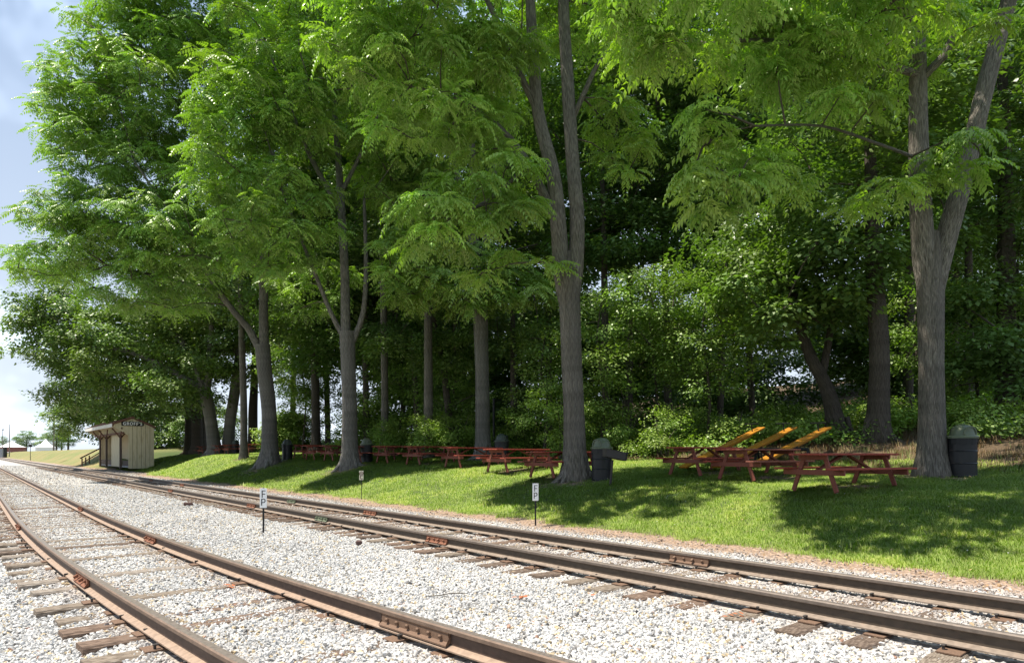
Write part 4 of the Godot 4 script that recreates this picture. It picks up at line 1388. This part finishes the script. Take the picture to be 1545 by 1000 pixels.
# the waiting shelter: local x away from the track, z back along it towards the eye
func station() -> void:
	var base := at(192.8, 703.5, 57.0)
	var root := thing("waiting_shelter", "long cream board shelter with overhanging roof and black name board", "shelter", base, TRACK_ANGLE)
	var eave := Vector2(-1.12, 3.62)
	var peak := Vector2(0.34, 4.2)
	var back := Vector2(2.0, 3.42)
	var roof_y := func(x: float) -> float:
		return lerpf(eave.y, peak.y, (x - eave.x) / (peak.x - eave.x)) if x < peak.x else lerpf(peak.y, back.y, (x - peak.x) / (back.x - peak.x))
	var long := 16.5
	for e in 2:                                          # the two gable ends, board by board
		var z := 0.0 if e == 0 else -long
		var w := 2.0 / 6.0
		for k in 6:
			var x0 := w * k + 0.014
			var x1 := w * (k + 1) - 0.014
			var poly := PackedVector2Array([Vector2(x0, -0.2), Vector2(x1, -0.2), Vector2(x1, roof_y.call(x1) - 0.03)])
			if x0 < peak.x and peak.x < x1:
				poly.append(Vector2(peak.x, peak.y - 0.03))
			if k == 0:
				poly.append_array(PackedVector2Array([Vector2(-1.08, roof_y.call(-1.08) - 0.03), Vector2(-1.08, 3.4), Vector2(x0 - 0.1, 2.72), Vector2(x0, 2.55)]))
			else:
				poly.append(Vector2(x0, roof_y.call(x0) - 0.03))
			part("wall_board", prism(poly, z - 0.05, z + (0.004 if k % 2 else 0.0)), M.cream, root)
		part("wall_backing", boxm(Vector3(1.96, 3.4, 0.02), Vector3(1.0, 1.5, z - 0.07)), M.post, root)
	part("back_wall", boxm(Vector3(0.06, 3.5, long - 0.2), Vector3(1.94, 1.55, -long * 0.5)), M.cream_in, root)
	part("floor", boxm(Vector3(2.0, 0.12, long - 0.1), Vector3(1.0, -0.05, -long * 0.5)), M.grey, root)
	# closed panel between the two openings, in vertical boards
	for k in 8:
		part("wall_board", boxm(Vector3(0.05, 2.95, 0.66), Vector3(0.0, 1.37, -3.5 - 0.68 * k), 0.006), M.cream, root)
	part("front_lintel", boxm(Vector3(0.06, 0.9, long - 0.2), Vector3(0.0, 3.28, -long * 0.5)), M.cream, root)
	for q in [[-1.7, 3.1], [-12.4, 7.2]]:
		part("bench", boxm(Vector3(0.5, 0.46, q[1]), Vector3(0.32, 0.24, q[0])), M.post, root)
	for z in [-1.4, -9.0, -13.0]:
		var p := part("post", boxm(Vector3(0.17, 3.0, 0.17), Vector3(-0.36, 1.3, z), 0.01), M.post, root)
		part("knee_brace", barm(Vector3(-0.36, 2.45, z), Vector3(-1.0, 3.3, z), 0.1, 0.1), M.brace, p)
		part("knee_brace", barm(Vector3(-0.36, 2.45, z), Vector3(0.1, 3.0, z), 0.1, 0.1), M.brace, p)
		part("knee_brace", barm(Vector3(-0.36, 2.5, z + 0.09), Vector3(-0.5, 3.3, z + 1.5), 0.09, 0.09), M.brace, p)
	part("purlin", boxm(Vector3(0.14, 0.16, long), Vector3(-0.36, 2.88, -long * 0.5)), M.brace, root)
	var e2 := Vector2(-1.2, roof_y.call(-1.2))
	var roof := part("roof", prism(PackedVector2Array([e2, peak, Vector2(2.12, roof_y.call(2.12)), Vector2(2.12, roof_y.call(2.12) + 0.09), peak + Vector2(0, 0.1), e2 + Vector2(0, 0.09)]), -long - 0.12, 0.14), M.shingle, root)
	for k in 9:                                          # courses of the roof covering, lapped
		var u0 := k / 9.0
		var u1 := (k + 1.25) / 9.0
		var a := e2.lerp(peak, u0) + Vector2(-0.02, 0.094)
		var c := e2.lerp(peak, minf(u1, 1.0)) + Vector2(0, 0.094)
		part("shingle_course", prism(PackedVector2Array([a, c, c + Vector2(-0.003, 0.012), a + Vector2(-0.01, 0.032)]), -long - 0.15, 0.17), M.shingle, roof)
	part("fascia", boxm(Vector3(0.04, 0.3, long + 0.2), Vector3(-1.225, 3.5, -long * 0.5)), M.fascia, root)
	for q in [[Vector2(-1.22, eave.y), peak], [peak, Vector2(2.1, roof_y.call(2.1))]]:
		part("barge_board", barm(Vector3(q[0].x, q[0].y, 0.075), Vector3(q[1].x, q[1].y, 0.075), 0.05, 0.16), M.brace, root)
	# name board
	var bd := prism(PackedVector2Array([Vector2(-0.8, -0.19), Vector2(0.8, -0.19), Vector2(0.86, -0.13), Vector2(0.86, 0.13), Vector2(0.8, 0.19), Vector2(-0.8, 0.19), Vector2(-0.86, 0.13), Vector2(-0.86, -0.13)]), 0.0, 0.035)
	var bo := part("name_board", bd, M.black, root, Transform3D(Basis(), Vector3(0.33, 3.67, 0.012)))
	part("lettering", text("GROFF'S", 0.27, true), M.white, bo, Transform3D(Basis(), Vector3(0, 0.0, 0.038)))
	# handrail up the bank beyond it
	var h0 := on_ground(123, 76)
	var hr := thing("handrail", "dark wooden stair handrail climbing the bank past the shelter", "handrail", h0)
	for k in 3:
		var q := on_ground(123 + 5.5 * k, 76 + 1.2 * k)
		var p0 := q - h0
		part("post", barm(p0 + Vector3(0, -0.2, 0), p0 + Vector3(0, 0.95, 0), 0.1, 0.1), M.brace, hr)
	var far_end := on_ground(152, 82) - h0 + Vector3(0, 0.95, 0)
	part("rail", barm(Vector3(-0.2, 0.95, 0), far_end, 0.1, 0.12), M.brace, hr)
	part("rail", barm(Vector3(0, 0.4, 0), far_end - Vector3(0, 0.5, 0), 0.07, 0.09), M.brace, hr)

# ---------------------------------------------------------------- picnic tables
func picnic_table(label: String, p: Vector3, turn: float) -> Node3D:
	var t := thing("picnic_table", label, "picnic table", p, turn, "red picnic tables under the trees")
	var plank := boxm(Vector3(2.44, 0.04, 0.142), Vector3.ZERO, 0.006)
	for k in 5:
		var o := part("tabletop_plank", plank, M.table_red, t, Transform3D(Basis(Vector3.UP, rng.randf_range(-0.002, 0.002)), Vector3(rng.randf_range(-0.012, 0.012), 0.735 + rng.randf_range(-0.003, 0.003), (k - 2) * 0.15)))
	var seat := boxm(Vector3(2.44, 0.04, 0.235), Vector3.ZERO, 0.006)
	for sg in [-1.0, 1.0]:
		part("seat_plank", seat, M.table_red, t, Transform3D(Basis(), Vector3(rng.randf_range(-0.02, 0.02), 0.44, sg * 0.64)))
	var leg := barm(Vector3(0, 0.72, 0.24), Vector3(0, -0.03, 0.53), 0.04, 0.095, 0.004, Vector3.RIGHT.cross(Vector3(0, -0.75, 0.29)).normalized())
	for e in [-1.0, 1.0]:
		for sg in [0.0, PI]:
			part("leg", leg, M.table_leg, t, Transform3D(Basis(Vector3.UP, sg), Vector3(0.9 * e, 0, 0)))
		part("cleat", boxm(Vector3(0.04, 0.09, 0.7), Vector3(0.9 * e + 0.042 * e, 0.668, 0), 0.004), M.table_leg, t)
		part("seat_bearer", boxm(Vector3(0.04, 0.11, 1.5), Vector3(0.9 * e + 0.043 * e, 0.365, 0), 0.004), M.table_leg, t)
		part("brace", barm(Vector3(0.12 * e, 0.7, 0), Vector3(0.92 * e, 0.36, 0), 0.085, 0.04), M.table_leg, t)
	return t

func oil_drum(label: String, p: Vector3, turn: float, lid_m: Material) -> Node3D:
	var t := thing("litter_drum", label, "litter bin", p, turn, "lidded litter drums in the grove")
	var b := MB.new()
	var prof := [Vector2(0.0, -0.05), Vector2(0.285, -0.05), Vector2(0.285, 0.0), Vector2(0.292, 0.01), Vector2(0.285, 0.03), Vector2(0.285, 0.28), Vector2(0.296, 0.295), Vector2(0.285, 0.31), Vector2(0.285, 0.56), Vector2(0.296, 0.575), Vector2(0.285, 0.59), Vector2(0.285, 0.86), Vector2(0.293, 0.87), Vector2(0.285, 0.885), Vector2(0.0, 0.885)]
	b.lathe(prof, 32)
	part("drum", b.mesh(), M.drum, t)
	# a liner bag folded down over the rim
	var bag := MB.new()
	var n := 28
	for k in n:
		var a0 := TAU * k / n
		var a1 := TAU * (k + 1) / n
		var r0 := 0.297 + 0.008 * sin(k * 2.3)
		var r1 := 0.297 + 0.008 * sin(((k + 1) % n) * 2.3)
		var l0 := 0.73 + 0.03 * sin(k * 1.7) + 0.02 * sin(k * 0.45)
		var l1 := 0.73 + 0.03 * sin(((k + 1) % n) * 1.7) + 0.02 * sin(((k + 1) % n) * 0.45)
		bag.quad(Vector3(cos(a1) * r1, l1, sin(a1) * r1), Vector3(cos(a0) * r0, l0, sin(a0) * r0), Vector3(cos(a0) * 0.298, 0.893, sin(a0) * 0.298), Vector3(cos(a1) * 0.298, 0.893, sin(a1) * 0.298))
	part("liner", bag.mesh(), M.black, t)
	var l := MB.new()
	l.lathe([Vector2(0.3, 0.86), Vector2(0.318, 0.865), Vector2(0.318, 0.91), Vector2(0.3, 0.925), Vector2(0.262, 0.93), Vector2(0.25, 0.98), Vector2(0.232, 1.05), Vector2(0.2, 1.11), Vector2(0.15, 1.155), Vector2(0.085, 1.182), Vector2(0.0, 1.19)], 32)
	var lid := part("lid", l.mesh(), lid_m, t)
	# the flap, an arched door set in a raised surround
	var fr := MB.new()
	var door := MB.new()
	for k in 9:
		var u := PI * k / 9.0
		var u2 := PI * (k + 1) / 9.0
		for q in [[u, u2]]:
			var rr := 0.155
			var pa := Vector3(cos(q[0]) * rr, 0.95 + sin(q[0]) * 0.175, 0)
			var pb := Vector3(cos(q[1]) * rr, 0.95 + sin(q[1]) * 0.175, 0)
			var za := sqrt(maxf(0.0, 0.255 * 0.255 - pa.x * pa.x)) * (1.0 - 0.75 * (pa.y - 0.95))
			var zb := sqrt(maxf(0.0, 0.255 * 0.255 - pb.x * pb.x)) * (1.0 - 0.75 * (pb.y - 0.95))
			pa.z = za + 0.012
			pb.z = zb + 0.012
			fr.bar(pa, pb, 0.03, 0.03)
			door.face(Vector3(0, 0.95, 0.25), pa + Vector3(0, 0, -0.004), pb + Vector3(0, 0, -0.004))
	fr.bar(Vector3(-0.155, 0.95, 0.22), Vector3(0.155, 0.95, 0.22), 0.03, 0.03)
	var d := part("flap", door.mesh(), lid_m, lid)
	part("flap_frame", fr.mesh(), lid_m, lid)
	return t

func furniture() -> void:
	var n := st(0, 1, 0)
	var spots := [[1243, 13.4, -0.25, "nearest red picnic table, at the foot of the two-stemmed walnut"], [1115, 16.4, -0.12, "bright red-topped picnic table in the middle of the three by the seesaws"], [1034, 18.2, -0.05, "red picnic table standing left of its two neighbours, before the yellow seesaws"],
		[816, 19.8, 0.0, "dark red picnic table whose right end is hidden by the thick walnut trunk"], [748, 22.2, 0.02, "red picnic table, second left from the thick walnut trunk"], [682, 25.2, -0.02, "red picnic table in front of the slim grey trunk"], [621, 28.0, 0.02, "red picnic table behind the gap between slim trunk and square sign"],
		[575, 30.0, 0.0, "bright red picnic table right of the grey walnut"], [536, 31.6, -0.03, "picnic table tucked against the grey walnut's trunk before a drum"], [494, 34.0, 0.0, "brown-red picnic table just left of the grey walnut"], [466, 36.0, 0.03, "brown-red picnic table second left of the grey walnut"], [447, 38.5, 0.2, "weathered picnic table turned askew left of its row, near the stout walnut"],
		[371, 47.0, 0.0, "shaded picnic table with pale legs just left of the stout walnut"], [340, 52.0, 0.0, "small far picnic table before the dark drum and forked maple"], [326, 54.5, 0.05, "far picnic table under the forked maple's trunk"], [301, 58.0, 0.1, "farthest picnic table, in the shade nearest the shelter"]]
	var proto: Node3D = null
	for q in spots:
		var p := on_ground(q[0], q[1]) + n * 0.95
		var g := to_st(p)
		p.y = ground(g.x, g.y)
		# sit level along the fall of the bank
		var turn: float = TRACK_ANGLE + q[2]
		if proto == null:
			proto = picnic_table(q[3], p, turn)
		else:
			var o := copy(proto, q[3], p, turn)
			for c in o.get_children():                     # each has weathered in its own way
				if rng.randf() < 0.3:
					(c as MeshInstance3D).material_override = M.table_old
				c.position += Vector3(rng.randf_range(-0.01, 0.01), rng.randf_range(-0.002, 0.002), 0)
	# drums
	var dr := [[1453, 15.2, 0.15, "black drum with green domed lid beside the right walnut", M.lid], [908, 18.9, -0.8, "black drum with shiny olive dome behind the tilted grill", M.lid], [553, 31.8, 0.5, "dark drum with pale dome behind the grey walnut's right-hand tables", M.lid],
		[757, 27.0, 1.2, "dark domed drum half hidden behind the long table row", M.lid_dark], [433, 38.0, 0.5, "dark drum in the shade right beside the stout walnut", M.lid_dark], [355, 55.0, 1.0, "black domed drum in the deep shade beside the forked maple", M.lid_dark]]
	for q in dr:
		oil_drum(q[3], on_ground(q[0], q[1]), q[2], q[4])
	# charcoal grill
	var gp := on_ground(921, 17.7)
	var gr := thing("park_grill", "tilted dark iron charcoal grill on a leaning post", "grill", gp, 0.12)
	part("post", tubem([Vector3(-0.02, -0.2, 0), Vector3(0.06, 0.68, 0)], [0.035, 0.032], 10), M.iron, gr)
	var tilt := Transform3D(Basis(Vector3.BACK, -0.2), Vector3(0.09, 0.72, 0))
	var fb := MB.new()
	fb.box(Transform3D(), Vector3(0.54, 0.015, 0.36))
	fb.box(Transform3D(Basis(Vector3.RIGHT, -0.12), Vector3(0, 0.11, 0.185)), Vector3(0.54, 0.21, 0.012))
	fb.box(Transform3D(Basis(Vector3.RIGHT, 0.12), Vector3(0, 0.11, -0.185)), Vector3(0.54, 0.21, 0.012))
	fb.box(Transform3D(Basis(Vector3.BACK, 0.15), Vector3(-0.275, 0.11, 0)), Vector3(0.012, 0.21, 0.38))
	part("firebox", fb.mesh(), M.iron, gr, tilt)
	var flap := part("end_plate", boxm(Vector3(0.02, 0.23, 0.4), Vector3(0.29, 0.11, 0)), M.black, gr, tilt)
	var gb := MB.new()
	for k in 9:
		gb.bar(Vector3(-0.26, 0.2, -0.18 + 0.045 * k), Vector3(0.28, 0.2, -0.18 + 0.045 * k), 0.012, 0.012)
	part("grate", gb.mesh(), M.iron, gr, tilt)
	part("handle", tubem([Vector3(0.32, 0.21, 0.0), Vector3(0.42, 0.24, 0.0)], [0.012, 0.012], 8), M.black, gr, tilt)
	# seesaws
	var sp := on_ground(1143, 20.5)
	var sw := thing("seesaw", "three tilted yellow seesaw planks on one black pivot bar", "seesaw", sp, -0.87)
	var py := at(1143, 678, 20.5).y - sp.y
	part("pivot_bar", tubem([Vector3(-1.6, py, 0), Vector3(1.6, py, 0)], [0.05, 0.05], 12), M.black, sw)
	for x in [-1.6, 0.0, 1.6]:
		for z in [-0.3, 0.3]:
			part("leg", barm(Vector3(x, py, 0), Vector3(x, -0.3, z), 0.05, 0.05), M.black, sw)
	for k in 3:
		var x := (k - 1) * 1.12
		var tr := Transform3D(Basis(Vector3.RIGHT, 0.28 - 0.015 * k), Vector3(x, py + 0.06, 0))
		var pk := part("plank", boxm(Vector3(0.3, 0.06, 4.7), Vector3(0, 0.05, 0), 0.01), M.yellow, sw, tr)
		part("beam", boxm(Vector3(0.1, 0.08, 3.2), Vector3(0, -0.02, 0), 0.008), M.yellow, pk)
		part("pivot_clamp", boxm(Vector3(0.3, 0.16, 0.36), Vector3(0, -0.02, 0.12), 0.02), M.black, pk)
		for e in [-1.0, 1.0]:
			var h := MB.new()
			h.bar(Vector3(0, 0.07, e * 1.75), Vector3(0, 0.34, e * 1.75), 0.03, 0.03)
			h.bar(Vector3(-0.24, 0.34, e * 1.75), Vector3(0.24, 0.34, e * 1.75), 0.035, 0.035)
			part("handle", h.mesh(), M.black, pk)
	# net post
	var np := on_ground(745, 32)
	var nt := thing("net_post", "thin black net post with a sagging line at its top", "post", np)
	var top := at(745, 601, 32).y - np.y
	part("pole", tubem([Vector3(0, -0.2, 0), Vector3(0, top, 0)], [0.06, 0.055], 10), M.black, nt)
	var lp := []
	var lr := []
	for k in 13:
		var u := k / 12.0
		lp.append(Vector3(1.6 * u, top - 0.02 - 0.25 * u * (1.0 - u), -0.4 * u))
		lr.append(0.018)
	part("line", tubem(lp, lr, 6), M.black, nt)

func signs() -> void:
	for q in [[397, 810, 12.8, 0.9, "FP", "black-lettered FP post standing in the gravel between the tracks"], [808, 797, 14.3, 0.93, "FP", "black-lettered FP post at the grass edge beyond the tracks"], [545, 752, 21.9, 0.96, "@C", "small cream plate with round brown signs on a thin stake"]]:
		var p := at(q[0], q[1], q[2])
		var g := to_st(p)
		p.y = ground(g.x, g.y)
		var face := atan2(-p.x, -p.z) * 0.55
		var root := thing("marker_post", q[5], "marker post", p, face)
		var small: bool = q[4] != "FP"
		var h: float = q[3]
		part("stake", boxm(Vector3(0.022 if small else 0.034, h + 0.2, 0.012), Vector3(0, h * 0.5 - 0.1, 0)), M.black, root)
		var pw := 0.128 if not small else 0.135
		var ph := 0.375 if not small else 0.3
		var plate := part("plate", boxm(Vector3(pw, ph, 0.012), Vector3(0, h - ph * 0.5 - 0.015, 0.013), 0.002), M.cream_plate if small else M.white, root)
		for k in 2:
			var t := text(q[4].substr(k, 1), 0.135 if not small else 0.13, small)
			t.depth = 0.004
			part("letter", t, M.letter_brown if small else M.letter, plate, Transform3D(Basis(), Vector3(0, h - ph * (0.3 + 0.42 * k) - 0.012, 0.0205)))

# ---------------------------------------------------------------- far left
func far_things() -> void:
	var tent := func(label: String, px: float, d: float, w: float, h: float, wall: float, wall_mat: Material) -> void:
		var p := on_ground(px, d)
		var root := thing("marquee_tent", label, "tent", p, 0.5, "white tents on the hill")
		var b := MB.new()
		var n := 6
		for sd in 4:                                     # four sagging sides rising to a peak
			var a0 := Basis(Vector3.UP, sd * PI * 0.5) * Vector3(-1, 0, 1)
			var a1 := Basis(Vector3.UP, sd * PI * 0.5) * Vector3(1, 0, 1)
			for k in n:
				var u := float(k) / n
				var u2 := float(k + 1) / n
				var f := func(v: float) -> Vector2: return Vector2((1.0 - v) * w * 0.5, wall + (h - wall) * pow(v, 1.45))
				var f0: Vector2 = f.call(u)
				var f1: Vector2 = f.call(u2)
				b.quad(a0 * f0.x + Vector3.UP * f0.y, a1 * f0.x + Vector3.UP * f0.y, a1 * f1.x + Vector3.UP * f1.y, a0 * f1.x + Vector3.UP * f1.y)
		part("canopy", b.mesh(), M.canvas, root)
		part("wall", boxm(Vector3(w * 0.97, wall, w * 0.97), Vector3(0, wall * 0.5, 0)), wall_mat, root)
	tent.call("white peaked tent with a reddish wall beside the far track", 17, 290.0, 9.5, 5.0, 2.2, M.canvas_red)
	tent.call("white tent at the left edge behind the thin pole", -2, 300.0, 9.0, 4.4, 1.8, M.canvas)
	tent.call("white tent slope rising over the hill by the tall pole", 68, 215.0, 5.0, 3.9, 1.2, M.canvas)
	for q in [[13, 640, 230.0, 0.16, "shorter wooden pole standing by the peaked tent", false], [80, 616, 170.0, 0.2, "tall wooden utility pole on the hill crest", true], [2.5, 648, 260.0, 0.13, "lamp pole at the left edge with a small head", false]]:
		var p := on_ground(q[0], q[2])
		var h: float = at(q[0], q[1], q[2]).y - p.y
		var root := thing("utility_pole", q[4], "pole", p)
		part("shaft", tubem([Vector3(0, -0.3, 0), Vector3(0.02 * h, h, 0)], [q[3], q[3] * 0.8], 10), M.pole_wood, root)
		if q[5]:
			part("crossarm", barm(Vector3(-0.9, h * 0.8, 0), Vector3(0.6, h * 0.8, 0), 0.12, 0.14), M.pole_wood, root)
		elif q[0] < 5:
			part("lamp_head", boxm(Vector3(0.9, 0.5, 0.5), Vector3(0.35, h, 0), 0.1), M.grey, root)
	var a := at(79, 630, 170)
	var c := at(-60, 641, 230)
	var wp := []
	var wr := []
	for k in 17:
		var u := k / 16.0
		wp.append(a.lerp(c, u) - a + Vector3(0, -1.6 * u * (1.0 - u), 0))
		wr.append(0.045)
	var wire := part("overhead_wire", tubem(wp, wr, 6), M.grey, self)
	wire.position = a
	tag(wire, "thin overhead wire running left from the tall pole", "wire")
	var sp := on_ground(45, 140)
	var sg := thing("signal_post", "short dark signal post with a round head on the far bank", "signal", sp)
	var h2: float = at(45, 671, 140).y - sp.y
	part("stake", tubem([Vector3(0, -0.2, 0), Vector3(0, h2, 0)], [0.06, 0.05], 8), M.iron, sg)
	var hb := MB.new()
	hb.lathe([Vector2(0.0, -0.3), Vector2(0.3, -0.22), Vector2(0.34, 0.0), Vector2(0.3, 0.22), Vector2(0.0, 0.3)], 14)
	part("head", hb.mesh(), M.black, sg, Transform3D(Basis(), Vector3(0, h2 - 0.2, 0)))
	for q in [[1.5, 682, 240.0, 1.4, 3.2, M.grey, "pale grey cabinet beside the far rails at the left edge"], [7, 681, 235.0, 0.7, 3.6, M.black, "narrow dark cabinet beside the pale one at the far rails"]]:
		var p := on_ground(q[0], q[2])
		var root := thing("equipment_cabinet", q[6], "cabinet", p)
		part("body", boxm(Vector3(q[3], q[4], 1.0), Vector3(0, q[4] * 0.5, 0), 0.04), q[5], root)
		part("cap", boxm(Vector3(q[3] + 0.15, 0.12, 1.15), Vector3(0, q[4] + 0.06, 0), 0.03), M.grey, root)
	# trees on the skyline
	var k := 0
	for q in [[39, 330.0, 4.4, 4.6, "round green tree on the skyline between the poles"], [24, 345.0, 2.2, 3.2, "small rounded tree peeking over the peaked tent"], [4, 330.0, 2.6, 3.4, "dark tree at the left edge behind the lamp pole"], [66, 300.0, 2.8, 3.6, "pale tree behind the tent slope"], [84, 250.0, 3.0, 4.2, "tree just right of the tall utility pole"], [102, 230.0, 3.0, 4.6, "tree at the hill crest beneath the maple's hanging boughs"], [92, 270.0, 3.0, 3.2, "low hazy tree between two crest trees"]]:
		var p := on_ground(q[0], q[1])
		var root := thing("skyline_tree", q[4], "tree", p, 0.0, "distant trees on the hill")
		part("trunk", tubem([Vector3(0, -0.4, 0), Vector3(0.1, 3.0, 0), Vector3(0.0, q[3] * 1.2, 0)], [0.35, 0.28, 0.12], 8), M.bark_dark, root)
		var cr := Crown.new()
		cr.root = root
		grow(cr, p + Vector3(0, q[3] * 1.1 + 1.4, 0), Vector3(q[2], q[3], q[2]), 60, 12, 1.2, 1.9, Color(1.05, 1.1, 1.1), -0.1, false)
		crown_done(cr, maple, M.maple)
		k += 1
